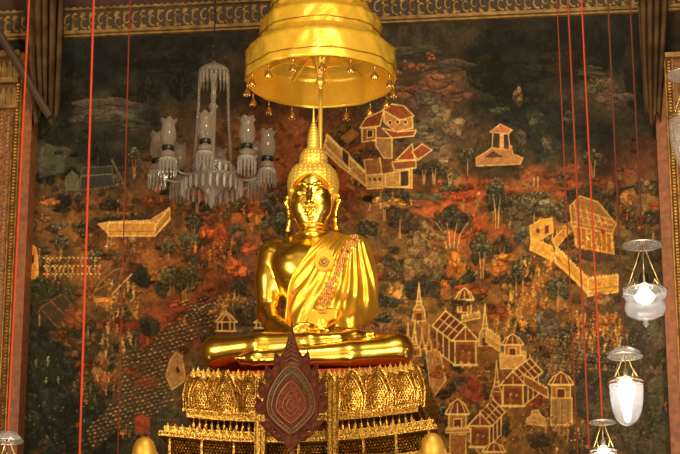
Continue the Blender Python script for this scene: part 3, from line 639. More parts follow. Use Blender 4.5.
# frieze of gilt scrollwork above the mural, with its mouldings
zf = at(60,36,WY).z
b = MB(); b.box((0,WY-.02,zf+.135),(8.4,.05,.26)); struct('trim_1', b, FRB)
b = MB()
for i in range(44):
    x = -4.05+i*.19; sgn = 1 if i%2 else -1; zc = zf+.135
    for q in (0,1):
        s2 = sgn*(1-2*q); cx = x+.05+.095*q; pts = []
        for k in range(13):
            a = k/12*4.4; rr = .062*(1-k/15); pts.append((cx+rr*math.cos(a+1.2)*1.0, WY-.05, zc+s2*rr*math.sin(a+1.2)*1.45))
        b.tube(pts, [.019*(1-k/18) for k in range(13)], 5)
        b.ball((cx+.06,WY-.05,zc-s2*.08),(.03,.015,.036),6,4); b.ball((cx-.045,WY-.05,zc-s2*.065),(.022,.015,.03),6,4); b.ball((cx-.02,WY-.05,zc-s2*.095),(.03,.015,.018),6,4)
struct('trim_2', b, DIMGILT)
b = MB(); b.box((0,WY-.05,zf),(8.4,.09,.035)); b.box((0,WY-.03,zf-.03),(8.4,.05,.02)); b.box((0,WY-.05,zf+.275),(8.4,.07,.022))
for i in range(110): b.box((-4.1+i*.075,WY-.09,zf+.275),(.04,.02,.03))
struct('trim_3', b, DIMGILT)

# pillars framing the mural
def pillar(name, xin, side, ztop, label):                  # xin = edge towards the mural, side = -1 left / +1 right
    Y = 2.3; s = side
    e_ = MB(); e_.box((xin+s*.055,Y+.07,5.75),(.11,.25,11.5)); o = tag(e_.build(name,WOODR),label,'pillar',None,'structure')
    b = MB(); b.box((xin+s*.36,Y+.02,ztop/2),(.50,.22,ztop)); b.build('panel',PATT,o)
    b = MB()
    n = 150
    for i in range(n):
        z = 4.7+(ztop-4.7)*i/n; b.ball((xin+s*.155,Y-.10,z),(.03,.02,.02),6,4)
    for xx in (.117,.195): b.box((xin+s*xx,Y-.10,ztop/2),(.012,.03,ztop))
    b.build('bead_strip',BEAD,o)
    b = MB()                                               # small diaper pattern of the panel
    for i in range(120):
        for k in range(5):
            z = 4.7+(ztop-4.7)*(i+.5*(k%2))/120; x = xin+s*(.25+k*.075); b.ball((x,Y-.095,z),(.018,.008,.02),4,2)
    b.build('diaper_pattern',DIMGILT,o)
    return o,Y
xl = at(29,215,2.3).x; ztl = at(10,57,2.3).z
pl,Y = pillar('pillar_left', xl, -1, ztl, 'red-brown gilded pillar at the left end of the mural')
b = MB()
for z,hh,d in ((ztl-.03,.06,.10),(ztl-.33,.06,.08),(ztl-.62,.05,.06)): b.box((xl-.40,Y-.04-d/2,z),(.52,.12+d,hh))
for r_ in range(2):
    for k in range(8):
        x = xl-.62+k*.062; z = ztl-.18-.30*r_
        b.prism([(x-.026,z-.11),(x+.026,z-.11),(x+.03,z),(x,z+.11),(x-.03,z)],Y-.13,Y-.09)
b.build('capital',DIMGILT,pl)
xr = at(657,150,2.3).x; ztr = at(672,62,2.3).z
pr,Y = pillar('pillar_right', xr, 1, ztr, 'red-brown gilded pillar at the right end of the mural')
b = MB(); b.box((xr+.42,Y-.12,ztr+.02),(.60,.10,.05)); b.build('capital',DIMGILT,pr)

# dark drapes gathered in the two upper corners
def drape(name, pxs_top, pxs_bot, py_top, py_bot, Y, label, folds, rnd):
    rr = random.Random(rnd); n,mr = folds*8,14; V=[]
    for j in range(mr+1):
        t = j/mr; py = py_top+(py_bot-py_top)*t
        xa = pxs_top[0]+(pxs_bot[0]-pxs_top[0])*t**1.6; xb = pxs_top[1]+(pxs_bot[1]-pxs_top[1])*t**1.6
        for i in range(n+1):
            s_ = i/n; p = at(xa+(xb-xa)*s_,py+(8*math.sin(s_*9+rnd)*t),Y)
            V.append((p.x,Y+.05*math.sin(s_*folds*2*math.pi+t*1.3)+.02*math.sin(s_*23+rnd),p.z))
    Fc=[(j*(n+1)+i,j*(n+1)+i+1,(j+1)*(n+1)+i+1,(j+1)*(n+1)+i) for j in range(mr) for i in range(n)]
    o = new_mesh(name,V,Fc,DRAPE,None,True); md = o.modifiers.new('thick','SOLIDIFY'); md.thickness=.012
    return tag(o,label,'drape')
drape('drape',(22,64),(34,58),-30,118,2.22,'brown drape hanging in folds beside the top of the left pillar',5,1)
drape('drape',(637,668),(646,660),-30,120,2.2,'brown drape hanging in folds beside the top of the right pillar',4,4)
p0 = at(-8,22,1.95); p1 = at(50,117,2.05)
tag(MB().tube([p0,p1],.045,8).build('slanted_beam',BEAM),'dark slanted wooden beam crossing the top of the left pillar','beam')
# ------------------------------------------------------------------ the pedestal
SAG = .085
def sg(x): return -SAG*max(0.,1-(x/1.2)**2)
def zz(py, Y=-.9): return at(230,py,Y).z+SAG*(1-(at(230,py,Y).x/1.2)**2)
ZT,ZB = zz(370),zz(413)               # lotus panels
ZR = zz(421); ZS = zz(434); ZL = zz(442,-1.1); ZP = 4.50
ped = empty('altar_pedestal',(0,0,0),0,'carved gilded pedestal with rows of pointed panels under the golden Buddha','pedestal'); ped.scale=(.95,1,1); ped.location.x=.012
def sagbox(b, hx, y0, y1, za, zb, n=24):             # a moulding whose line sags towards the middle
    V=[]
    for i in range(n+1):
        x=-hx+2*hx*i/n; s_=sg(x); V+=[(x,y0,za+s_),(x,y0,zb+s_),(x,y1,zb+s_),(x,y1,za+s_)]
    Fc=[(0,1,2,3),tuple(n*4+k for k in (3,2,1,0))]
    for i in range(n): Fc+=[(i*4+k,(i+1)*4+k,(i+1)*4+(k+1)%4,i*4+(k+1)%4) for k in range(4)]
    b.add(V,Fc)
b=MB(); sagbox(b,1.0,-.80,.85,ZB-.02,ZT-.07); sagbox(b,.97,-.74,.8,ZS-.02,ZB); sagbox(b,1.20,-1.05,1.05,ZL-.16,ZL); b.build('core',LACQ,ped)
b=MB(); b.box((0,-.1,(ZP+ZL-.2)/2),(2.66,2.1,ZL-.2-ZP)); b.box((0,-.15,ZP-.25),(4.9,4.5,.5)); b.box((0,-.15,ZP/2-.25),(4.5,4.1,ZP-.5)); b.build('plinth',LACQ,ped)
b=MB(); sagbox(b,1.09,-.93,.9,ZR+.045,ZB); sagbox(b,1.06,-.90,.9,ZR,ZR+.05); b.build('rail',CARVED,ped)
b=MB(); sagbox(b,1.21,-1.16,1.1,ZL+.025,ZL+.05); sagbox(b,1.25,-1.20,1.1,ZL-.015,ZL+.03); sagbox(b,1.22,-1.12,1.1,ZS-.045,ZS-.02); b.build('ledge',CARVED,ped)
b=MB(); sagbox(b,1.32,-1.24,1.15,ZL-.24,ZL-.19); sagbox(b,1.38,-1.30,1.2,ZL-.30,ZL-.24); b.build('lower_ledge',CARVED,ped)
# studs along the rails
b=MB()
for i in range(70):
    x=-1.07+i*2.14/69; b.ball((x,-.94,ZB-.025+sg(x)),(.011,.012,.011),6,4)
b.build('rail_beading',CARVED,ped); b=MB()
for i in range(84):
    x=-1.23+i*2.46/83; b.ball((x,-1.205,ZL+.008+sg(x)),(.011,.012,.011),6,4)
b.build('ledge_beading',CARVED,ped)
BZ = 5.95
# one pointed lotus panel in relief
def hw(t): return (.82+.20*math.sin(min(t/.42,1)*math.pi/2))*1.0 if t<.42 else 1.02*(1-((t-.42)/.58)**1.7)**.75*(1-.10*math.sin((t-.42)/.58*math.pi))
def panel_mb(W,H,ribs=(1.,.78,.54),bead=.024):
    b=MB(); n=14; cols=7; V=[]
    for j in range(n+1):
        t=j/n; w=W*hw(min(t,.999))
        for i in range(cols):
            s_=i/(cols-1)*2-1; V.append((s_*w,-.045*(1-s_*s_)-.012-.045*math.sin(t*2.4),t*H))
    b.add(V,[(j*cols+i,j*cols+i+1,(j+1)*cols+i+1,(j+1)*cols+i) for j in range(n) for i in range(cols-1)])
    def sy(x,z):
        t=min(max(z/H,0),.999); w=W*hw(t)+1e-4; s_=max(-1,min(1,x/w)); return -.045*(1-s_*s_)-.012-.045*math.sin(t*2.4)
    for k,sc in enumerate(ribs):
        pts=[]
        for s_ in (-1,1):
            L_=[(s_*W*sc*hw(min(j/12,.995)),j/12*H*(sc if k else 1)) for j in range(13)]
            pts+=L_ if s_<0 else L_[::-1]
        b.tube([(x,sy(x,z)-.008,z) for x,z in pts],.0105 if k==0 else .008,5)
    z=.03
    r_=0
    while z<H*.93:
        w=W*hw(z/H)-.012; nb=int(w/bead)
        for i in range(-nb,nb+1):
            x=(i+.5*(r_%2))*bead
            if abs(x)<w: b.ball((x,sy(x,z)-.006,z),(bead*.42,.014,bead*.5),4,2)
        z+=bead*.9; r_+=1
    return b
PH=ZT-ZB-.012
xs_=[-.935,-.70,-.465,.465,.70,.935]
pan=None
for x in xs_+[0.]:
    loc=(x,-.86+(.06 if abs(x)>.9 else 0),ZB+sg(x)-.005)
    if pan is None: pan=panel_mb(.116,PH).build('lotus_panel',CARVED,ped,False,loc)
    else: part_copy(pan,loc)
for x in (-.235,.235): part_copy(pan,(x*1.0,-.86,ZB+sg(x)-.005))
for s_ in (-1,1):                                     # panels round the two flanks
    for k in range(6): part_copy(pan,(s_*1.01,-.62+k*.27,ZB+sg(1.01)-.005),s_*math.pi/2)
sm=None
for i in range(9):                                    # smaller petals in the gaps, behind the large ones
    x=[-1.045,-.818,-.583,-.35,.35,.583,.818,1.045,0][i]
    loc=(x,-.825+(.08 if abs(x)>1 else 0),ZB+sg(x)+.0)
    if i==8: continue
    if sm is None: sm=panel_mb(.07,PH*.97,(1.,.6),.02).build('petal_filler',CARVED,ped,False,loc)
    else: part_copy(sm,loc)
# the two beaded strips that frame the middle bay
st=None
for x in (-.325,.325):
    if st is None:
        b=MB(); b.box((0,0,(ZT-ZB)/2-.34),(.10,.06,ZT-ZB+.44))
        for q in (-.042,.042,0):
            for k in range(46): b.ball((q,-.035,-.53+k*.0185),(.009,.01,.009),5,3)
        st=b.build('beaded_strip',CARVED,ped,False,(x,-1.19,ZB-.055+sg(.3)))
    else: part_copy(st,(x,-1.19,ZB-.055+sg(.3)))
# crest of small leaves under the cushion, spikes and leaf crests
def leaf_mb(w,h,d=.02):
    pts=[(-w*.5,0),(w*.5,0),(w*.55,h*.3),(w*.28,h*.62),(0,h),(-w*.28,h*.62),(-w*.55,h*.3)]
    b=MB(); b.prism(pts,-d/2,d/2); b.prism([(x*.6,z*.8+.004) for x,z in pts],-d,-d/2); return b
lf=None
for i in range(44):
    x=-1.0+i*2.0/43; loc=(x,-.90-.015*(i%2),ZT-.095+sg(x)+.012*(i%2))
    if lf is None: lf=leaf_mb(.05,.085).build('cushion_leaf',CARVED,ped,False,loc)
    else: part_copy(lf,loc)
bal=None
for i in range(36):
    x=-1.0+i*2.0/35
    if abs(x)<.24: continue
    loc=(x,-.86,ZS-.01+sg(x))
    if bal is None: bal=MB().lathe([(.012,0),(.02,.01),(.009,.03),(.02,.055),(.022,.075),(.01,.10),(.006,(ZR-ZS)+.02)],n=7).build('spike',CARVED,ped,True,loc)
    else: part_copy(bal,loc)
cr=None
for i in range(36):
    x=-1.18+i*2.36/35; loc=(x,-1.13,ZL+.045+sg(x))
    if cr is None: cr=leaf_mb(.05,.065,.02).build('crest_leaf',CARVED,ped,False,loc)
    else: part_copy(cr,loc)
b=MB()                                                # filigree band under the ledge
for j in range(6):
    for i in range(88):
        x=-1.18+(i+.5*(j%2))*.0269
        b.ball((x,-1.06,ZL-.03-j*.026+sg(x)),((.0155,.011)[(i*7+j*3)%5==0],.028,.0155),5,3)
b.build('filigree_band',CARVED,ped)
for i in range(9):
    x=-1.17+i*.2925; MB().box((x,-1.065,ZL-.09+sg(x)),(.02,.04,.17)).build('band_post',CARVED,ped)
# red cushion the statue sits on
b=MB(); n=28; V=[]
prof=[(0,0),(.03,.0),(.05,.03),(.05,.075),(.02,.10),(0,.10)]
for i in range(n+1):
    a=math.pi*i/n; x=-1.0*math.cos(a); y=-.30-.42*math.sin(a)**.6
    V.append((x,y))
pl_=[(x,y) for x,y in V]+[(1.0,.5),(-1.0,.5)]; m_=len(pl_); VV=[]; levels=[(0,.97),(.02,1.),(.08,1.0),(.11,.96)]
for z,sc in levels:
    for x,y in pl_: VV.append((x*sc,y*sc,(ZT-.06+z+sg(x)) if z<.05 else BZ-.060+.045*x*x-(.03 if sc==1 else 0)))
FF=[(l*m_+i,l*m_+(i+1)%m_,(l+1)*m_+(i+1)%m_,(l+1)*m_+i) for l in range(3) for i in range(m_)]+[tuple(range(m_-1,-1,-1)),tuple(3*m_+i for i in range(m_))]
cush=new_mesh('seat_cushion',VV,FF,REDC); tag(cush,'thin red seat cushion between the golden Buddha and its gilded pedestal','cushion')
ZSEAT=ZT+.0
# ------------------------------------------------------------------ the seated Buddha (local origin at the seat)
BZ = 5.95
bud = empty('buddha_statue',(-.014,0,BZ),0,'golden Buddha statue seated cross-legged in meditation on the carved pedestal','statue')
def body_core(S, infl=0., arms=True, legs=True):
    i=infl
    S.ell((0,.03,.24),(.42+i,.30+i,.24+i),.08)                         # hips
    S.limb((0,.03,.35),(0,.0,.72),.25+i,.225+i,.10)                     # waist
    S.ell((0,.0,1.02),(.365+i,.225+i,.33+i),.10)                        # chest
    S.ell((-.15,-.12,1.08),(.17+i,.10+i,.15+i),.12); S.ell((.15,-.12,1.08),(.17+i,.10+i,.15+i),.12)
    S.limb((-.33,.02,1.215),(.36,.02,1.215),.135+i,.135+i,.10)          # shoulders
    S.limb((-.17,.03,1.30),(.17,.03,1.30),.085+i,.085+i,.08)
def left_arm(S,i=0.):                                                   # the statue's left arm = right in the picture
    S.chain([(.41,.02,1.20),(.455,.03,.98),(.465,.02,.67)],[.13+i,.118+i,.10+i],.05)
    S.chain([(.465,.02,.66),(.36,-.22,.46),(.17,-.42,.33)],[.10+i,.085+i,.058+i],.05)
def right_arm(S,i=0.):
    S.chain([(-.375,.02,1.20),(-.405,.03,.98),(-.415,.02,.67)],[.142+i,.132+i,.108+i],.05)
    S.chain([(-.415,.02,.66),(-.32,-.22,.47),(-.14,-.42,.35)],[.108+i,.090+i,.060+i],.05)
S = SDF((-1.12,-.92,-.10),(1.12,.50,1.50),.0115)
body_core(S); left_arm(S); right_arm(S)
DZ = -.052
def _d(p): return (p[0],p[1],p[2]+DZ)
def LC(P_,R_,k): S.chain([_d(p) for p in P_],R_,k)
def LL(a_,b_,ra,rb,k): S.limb(_d(a_),_d(b_),ra,rb,k)
def LE(c_,r_,k): S.ell(_d(c_),r_,k)
# legs: the statue's left leg lies below, the right shin on top
LC([(.22,.02,.22),(.55,-.22,.235),(.80,-.38,.225)],[.20,.175,.15],.06)
LC([(.82,-.40,.205),(.40,-.56,.15),(-.05,-.66,.12),(-.30,-.66,.11)],[.14,.115,.085,.068],.04)
LC([(-.30,-.66,.11),(-.42,-.67,.11),(-.53,-.63,.11)],[.068,.068,.055],.03)       # left foot under the right shin
LC([(-.22,.02,.22),(-.55,-.22,.24),(-.79,-.38,.245)],[.20,.175,.15],.06)
LC([(-.81,-.40,.245),(-.40,-.53,.26),(.05,-.56,.275),(.30,-.50,.30)],[.145,.115,.085,.066],.04)
LC([(.30,-.50,.30),(.44,-.42,.345),(.55,-.36,.36)],[.066,.062,.04],.03)          # right foot, sole up on the left thigh
for k in range(5): LL((.53+.002*k,-.405+.028*k,.362),(.60-.008*k,-.405+.030*k,.368),.019,.015,.012)
for k in range(4): LL((-.52,-.68+.028*k,.115),(-.60+.008*k,-.665+.030*k,.118),.024,.019,.012)
DZ = -.075
# hands: two palms in the lap, the right one upon the left, fingers long and thumbs meeting
LE((.07,-.45,.365),(.12,.065,.032),.03); LE((-.05,-.46,.415),(.12,.06,.030),.03)
for k in range(4):
    y=-.405-.037*k
    ln=[.13,.16,.165,.14][k]
    LC([(.04,y-.01,.425),(.04+ln*.6,y-.012,.428),(.04+ln,y-.010,.415)],[.0205,.0195,.0155],.010)
    LC([(-.05,y-.005,.37),(-.05-ln*.6,y-.008,.372),(-.05-ln,y-.004,.365)],[.0205,.0195,.0155],.010)
LC([(-.11,-.49,.43),(-.06,-.505,.465),(-.005,-.50,.485)],[.024,.021,.017],.012)
LC([(.12,-.49,.40),(.07,-.505,.455),(.008,-.50,.485)],[.024,.021,.017],.012)
S.limb((0,.01,1.26),(0,-.01,1.60),.142,.128,.05)
bodyV,bodyQ = S.mesh()
# neck and head on a finer grid
H = SDF((-.34,-.42,1.30),(.34,.36,2.12),.0058)
H.limb((0,.01,1.26),(0,-.01,1.60),.142,.128,.05); H.limb((-.17,.03,1.30),(.17,.03,1.30),.085,.085,.08); H.limb((-.33,.02,1.215),(.36,.02,1.215),.135,.135,.10)
for z in (1.385,1.43): H.ell((0,-.01,z),(.145,.145,.018),.02)
H.ell((0,0,1.80),(.198,.235,.29),.05)
H.ell((0,-.06,1.655),(.178,.168,.225),.06)
H.ell((0,-.12,1.505),(.105,.080,.075),.10)
for s_ in (-1,1):
    H.ell((s_*.090,-.135,1.62),(.085,.082,.10),.09)
    H.chain([(s_*.026,-.236,1.785),(s_*.055,-.236,1.806),(s_*.10,-.222,1.810),(s_*.155,-.175,1.778)],[.006,.008,.008,.005],.016)
    H.ell((s_*.083,-.208,1.730),(.054,.026,.028),.012)
    H.ell((s_*.083,-.240,1.713),(.046,.011,.0048),.006,'cut')
    H.ell((s_*.026,-.252,1.612),(.019,.018,.016),.012)
    H.chain([(s_*.206,.005,1.775),(s_*.240,0.0,1.755),(s_*.250,-.01,1.70),(s_*.224,-.02,1.61),(s_*.216,-.035,1.51),(s_*.228,-.05,1.425)],[.018,.021,.026,.020,.022,.026],.02)
H.chain([(0,-.226,1.785),(0,-.248,1.70),(0,-.280,1.620)],[.013,.018,.025],.02)
H.chain([(-.070,-.203,1.553),(-.025,-.236,1.545),(0,-.235,1.541),(.025,-.236,1.545),(.070,-.203,1.553)],[.006,.010,.009,.010,.006],.010)
H.chain([(-.040,-.216,1.522),(0,-.230,1.516),(.040,-.216,1.522)],[.008,.011,.008],.012)
H.chain([(-.066,-.218,1.540),(0,-.252,1.530),(.066,-.218,1.540)],[.004,.005,.004],.005,'cut')
headV,headQ = H.mesh()
o = fast_mesh('body', np.concatenate([bodyV,headV]), np.concatenate([bodyQ,headQ+len(bodyV)]), GOLD, bud)
# hair: tight rows of curls, the cranial dome and the ringed flame
K = SDF((-.32,-.34,1.55),(.32,.36,2.34),.0058)
for s_ in (-1,1): K.ell((s_*.032,.015,1.835),(.200,.256,.24),.02)
for s_ in (-1,1): K.ell((s_*.075,.015,1.91),(.150,.235,.165),.04)
K.ell((0,.03,2.115),(.130,.130,.135),.012)
X,Y_,Z = K.grid()
th = np.arctan2(Y_-.02,X)
curl = np.where(Z<2.06, np.maximum(0,np.cos(th*32))*np.maximum(0,np.cos((Z-1.5)*2*math.pi/.036)), np.maximum(0,np.cos(th*20))*np.maximum(0,np.cos((Z-1.5)*2*math.pi/.036)))
K.D = K.D-.010*curl.astype(np.float32)
hair = 1.915-3.4*X**2                                                   # hairline over the brow
facecut = np.maximum(Z-hair, Y_+.115+.55*np.maximum(0,1.78-Z))          # <0 inside the face opening
K.D = np.maximum(K.D, -facecut.astype(np.float32)); K.D = np.maximum(K.D, (1.63-Z).astype(np.float32)+0*X+0*Y_)
V,Q = K.mesh(); hr = fast_mesh('hair',V,Q,HAIRGOLD,bud)
prof=[(0,2.21)]; z=2.21
for k in range(9):
    r1=.058*(1-(k/9.)**2.2)**.8+.010; prof+=[(r1*.78,z),(r1,z+.012),(r1*.80,z+.03)]; z+=.031
prof+=[(.014,z),(.018,z+.012),(.011,z+.05),(.008,z+.12),(.002,z+.19)]
MB().lathe(prof,(0,.03,0),20).build('flame_finial',HAIRGOLD,bud,True)
# robe over the left shoulder, laid in fine pleats that fan from it
Rb = SDF((-.36,-.56,.28),(.66,.34,1.44),.0085)
body_core(Rb,.022); left_arm(Rb,.022); Rb.ell((.29,-.02,.88),(.20,.17,.40),.06); Rb.ell((.22,-.12,.62),(.20,.15,.16),.08)
X,Y_,Z = Rb.grid()
fx,fz = .42,1.55
ang = np.arctan2(X-fx+0*Z, -(Z-fz)+0*X); rad = np.sqrt((X-fx)**2+(Z-fz)**2)
ple = .6*np.cos(ang*54+.9*np.sin(rad*7)+Y_*3)+.5*np.cos(ang*23+1+Y_*2)
Rb.D = Rb.D-(.0125*ple*np.clip((rad-.15)/.35,0,1)).astype(np.float32)
lim = np.where(Z>.86, .12-(1.33-Z)*(.32/.47), -.20-.10*np.clip(.86-Z,0,.4)+0*Z)     # free edge of the cloth
edge = np.maximum(lim-X+0*Y_, (.39-Z)+0*X)
hem = np.where(Z<.62, (.30-X)*1.0-np.clip(-Y_-.05,-.3,0)*0, -1.0)                     # forearm bare below the cuff
edge = np.maximum(edge, np.where((Y_<-.245)&(Z<.60), .26-X, -1.0))
Rb.D = np.maximum(Rb.D, edge.astype(np.float32))
V,Q = Rb.mesh(); robe = fast_mesh('robe',V,Q,CLOTH,bud)
def robe_y(x,z):                                                        # front of the cloth
    i=int(round((x-Rb.lo[0])/Rb.h)); k=int(round((z-Rb.lo[2])/Rb.h)); col=Rb.D[i,:,k]; w=np.where(col<0)[0]
    return float(Rb.lo[1]+Rb.h*(w[0]-.5)) if len(w) else -.2
# thin rolled edges of the cloth
pts=[]
for k in range(26):
    t=k/25; z=1.33-.9*t; x=.12-(1.33-z)*(.32/.47) if z>.86 else -.20-.10*(.86-z); pts.append((x+.006,robe_y(x+.02,z)-.003,z))
for _ in range(3): pts=[pts[0]]+[tuple((pts[i-1][q]+2*pts[i][q]+pts[i+1][q])/4 for q in range(3)) for i in range(1,len(pts)-1)]+[pts[-1]]
MB().tube(pts,.011,6).build('robe_hem',CLOTH,bud,True)
# band of gold rosettes on the folded shawl, and the petal-shaped brooch
ORN = mat('rose_gilt_ornament',(.62,.33,.10),.35,.9)
def on_robe(px,py):
    p=at(px,py,-.22); y=robe_y(p.x,p.z-BZ); p=at(px,py,y-.01); return (p.x,robe_y(p.x,p.z-BZ)-.008,p.z-BZ)
def rosette(b,c,r):
    for k in range(8):
        a=k*math.pi/4; b.ball((c[0]+r*.62*math.cos(a),c[1],c[2]+r*.62*math.sin(a)),(r*.36,.010,r*.36),6,4)
    b.ball((c[0],c[1]-.006,c[2]),(r*.32,.014,r*.32),6,4)
b=MB(); rb_=[]
for k in range(13):
    t=k/12; c=on_robe(357-34*t-3*math.sin(t*3.1),237+72*t); rosette(b,c,.036); rb_.append((c[0],c[1]+.008,c[2]))
    c2=on_robe(361-34*t-3*math.sin(t*3.1),240+72*t); b.ball(c2,(.014,.010,.014),6,4)
    c2=on_robe(352.5-34*t-3*math.sin(t*3.1),235+72*t); b.ball(c2,(.014,.010,.014),6,4)
b.tube([(q[0],q[1]+.008,q[2]) for q in rb_],.020,6); b.build('rosette_band',ORN,bud)
c=on_robe(326,262); b=MB(); m_=28; ol=[]
for k in range(m_):
    a=2*math.pi*k/m_; r=.092*(1 if math.sin(a)<.3 else 1+.45*((math.sin(a)-.3)/.7)**3); ol.append((r*math.cos(a),r*math.sin(a)*.98))
b.prism(ol,-.035,.05); br=b.build('brooch',CLOTH,bud,False,(c[0],c[1]+.0,c[2]))
b=MB(); b.tube([(x*.93,-.037,z*.93) for x,z in ol],.006,5,closed=True); b.build('brooch_rim',HAIRGOLD,br); b=MB(); rosette(b,(0,-.04,-.01),.052); b.ball((0,-.05,-.01),(.02,.02,.02),8,6); b.build('gem_rosette',GEMG,br)
# ------------------------------------------------------------------ the tiered parasol behind the head
UC = at(320.5,82.5,.6); UX,UZ = UC.x,UC.z; UY=.6
par = empty('tiered_parasol',(UX,UY,UZ),0,'tall tiered yellow satin parasol with hanging gilt bells above the Buddha','parasol')
def tier(r0,z0,hv,rt,zt,rnd):
    rr=random.Random(rnd); n=96; V=[]; cre=[(rr.uniform(0,6.28),rr.uniform(-.6,.6),rr.uniform(.007,.020)*rr.choice((1,1,-.6)),rr.uniform(.018,.05)) for _ in range(34)]
    rows=[(r0,0.),(r0*1.004,.03)]+[(r0*(1.004-.012*k/8),.03+(hv-.03)*k/8) for k in range(1,9)]+[(r0*.985-.02*(r0-rt)/.13,hv+.012)]+[(r0*.97+(rt-r0*.97)*k/4,hv+.02+(zt-hv-.02)*k/4) for k in range(1,5)]
    def dis(a,z):
        d=.004*math.sin(a*11+rnd)+.003*math.sin(a*23+z*20)
        for a0,sl,am,wd in cre:
            q=(a-a0-sl*(z-hv/2)*3+math.pi)%(2*math.pi)-math.pi
            d+=am*math.exp(-(q/wd)**2)
        return d
    m_=len(rows)
    for r_,z in rows:
        for k in range(n):
            a=2*math.pi*k/n; q=r_+dis(a,z); V.append((q*math.cos(a),q*math.sin(a),z0+z+.006*math.sin(a*9+rnd)))
    nin=len(V)
    for r_,z in rows:                                   # inner lining
        for k in range(n):
            a=2*math.pi*k/n; q=r_-.012; V.append((q*math.cos(a),q*math.sin(a),z0+z-.004))
    F_=[(i*n+k,i*n+(k+1)%n,(i+1)*n+(k+1)%n,(i+1)*n+k) for i in range(m_-1) for k in range(n)]
    F_+=[tuple(nin+v for v in f[::-1]) for f in F_]+[(k,nin+k,nin+(k+1)%n,(k+1)%n) for k in range(n)]
    o=new_mesh('canopy_tier',V,F_,SATIN,par,True)
    sb=MB()
    for zs in (.085,):
        sb.tube([((r0*1.009+dis(2*math.pi*k/n,zs))*math.cos(2*math.pi*k/n),(r0*1.006+dis(2*math.pi*k/n,zs))*math.sin(2*math.pi*k/n),z0+zs+.006*math.sin(2*math.pi*k/n*9+rnd)) for k in range(n)],.0055,5,closed=True)
    sb.build('seam',mat('gilt_braid',(.26,.12,.015),.5,.4),o,True)
    return o
R0=76.5/105.3
tier(R0,0,.30,.60,.41,1); tier(.59,.375,.23,.49,.32,2); tier(.487,.675,.19,.41,.27,3); tier(.40,.93,.16,.32,.23,4); tier(.31,1.15,.13,.2,.18,5)
b=MB(); b.lathe([(.59,.40),(.35,.415),(.10,.43),(.02,.43)],n=64); b.build('ceiling_lining',SATIN,par,True)
b=MB(); zb=-UZ+ZT-.07+sg(0); b.tube([(0,0,zb),(0,0,1.35)],.021,12); b.build('pole',BRASS if False else HAIRGOLD,par,True)
b=MB(); b.lathe([(.022,-.07),(.03,-.055),(.024,-.04),(.045,-.01),(.05,.01),(.035,.035),(.028,.05),(.04,.06),(.03,.08)],n=16); b.build('pole_knob',HAIRGOLD,par,True)
b=MB(); b.lathe([(.03,.07),(.05,.15),(.10,.30),(.135,.385)],n=32,fl=8,flk=.06); b.build('hub_cone',SATIN,par,True)
rib=None
for k in range(12):
    a=k*math.pi/6
    if rib is None: rib=MB().tube([(.05,0,.36),(.35,0,.345),(.70,0,.26)],.009,6).build('rib',SATIN,par)
    else: part_copy(rib,(0,0,0),a)
bell=None
GILT=mat('gilt_bell',(.85,.50,.13),.3,.9)
for k in range(16):
    a=(k+.37)*math.pi/8; loc=((R0-.01)*math.cos(a),(R0-.01)*math.sin(a),0)
    if bell is None:
        b=MB(); b.tube([(0,0,.02),(0,0,-.075)],.003,5); b.ball((0,0,-.03),(.008,.008,.012),6,4)
        b.lathe([(.006,-.07),(.018,-.08),(.026,-.10),(.038,-.125),(.042,-.13)],n=12); 
        for q in range(4): b.ball((.026*math.cos(q*1.57),.026*math.sin(q*1.57),-.14),(.011,.011,.014),6,4)
        bell=b.build('bell',GILT,par,True,loc)
    else: part_copy(bell,loc,a)

# ------------------------------------------------------------------ the ceremonial fan in front of the pedestal
FY=-1.72; fo=at(291.5,408,FY)
PXM=1/ (F/ ( (Vector(CAM)-fo).length ) )                       # metres per pixel there
fan=empty('ceremonial_fan',(fo.x,FY,fo.z),0,'brown carved flame-shaped ceremonial fan on a stand before the pedestal','ceremonial fan')
FRED=mat('carved_red_brown',(.055,.013,.006),.6,.0,spec=.08,var=.45,vscale=30,bump=.6,bscale=60)
FGRN=mat('greenish_grey_inlay',(.045,.036,.018),.6,.0,spec=.08,var=.5,vscale=60,bump=.5,bscale=80)
FINN=mat('rust_red_panel',(.080,.018,.007),.6,.0,spec=.08,var=.5,vscale=45,bump=.6,bscale=70)
FGLD=mat('worn_gilt_edge',(.12,.045,.014),.5,.4)
def P(dx,dy): return (dx*PXM, -dy*PXM/math.cos(PITCH))
def kite(hw_,top,bot,n=9):                                     # soft rhombus: half width, apex and foot in pixels from the centre
    R_=[]
    for k in range(n+1): t=k/n; R_.append((hw_*math.sin(t*math.pi/2)**.9*(1 if t else 0), top*(1-t**1.15)))
    for k in range(1,n+1): t=k/n; R_.append((hw_*math.cos(t*math.pi/2)**.95, bot*t**1.1))
    return [P(x,y) for x,y in R_]+[P(-x,y) for x,y in R_[-2:0:-1]]
MB().prism(kite(29,-62,33),-.015,.03).build('backing',FRED,fan)
pts=[P(x,y) for x,y in ((0,-84.5),(1.4,-76),(4,-66),(6,-60),(8.5,-55),(8,-50),(12,-46),(10,-38),(6,-30),(0,-24))]
MB().prism(pts+[(-x,z) for x,z in pts[-2:0:-1]],-.035,.02).build('spire',FRED,fan)
b=MB()
for k in range(9): 
    y=-72+k*4.4; w=1.2+k*.95; b.tube([(-w*PXM,-.04,P(0,y)[1]-.01),(0,-.045,P(0,y)[1]+.02),(w*PXM,-.04,P(0,y)[1]-.01)],.006,5)
b.build('spire_ridge',FGLD,fan)
MB().prism(kite(24,-42,26.5),-.04,.0).build('outer_diamond',FGRN,fan)
MB().prism(kite(18,-31,20.5),-.05,.0).build('red_diamond',FRED,fan)
MB().prism(kite(14.5,-25,16.5),-.056,.0).build('inner_diamond',FINN,fan)
b=MB()
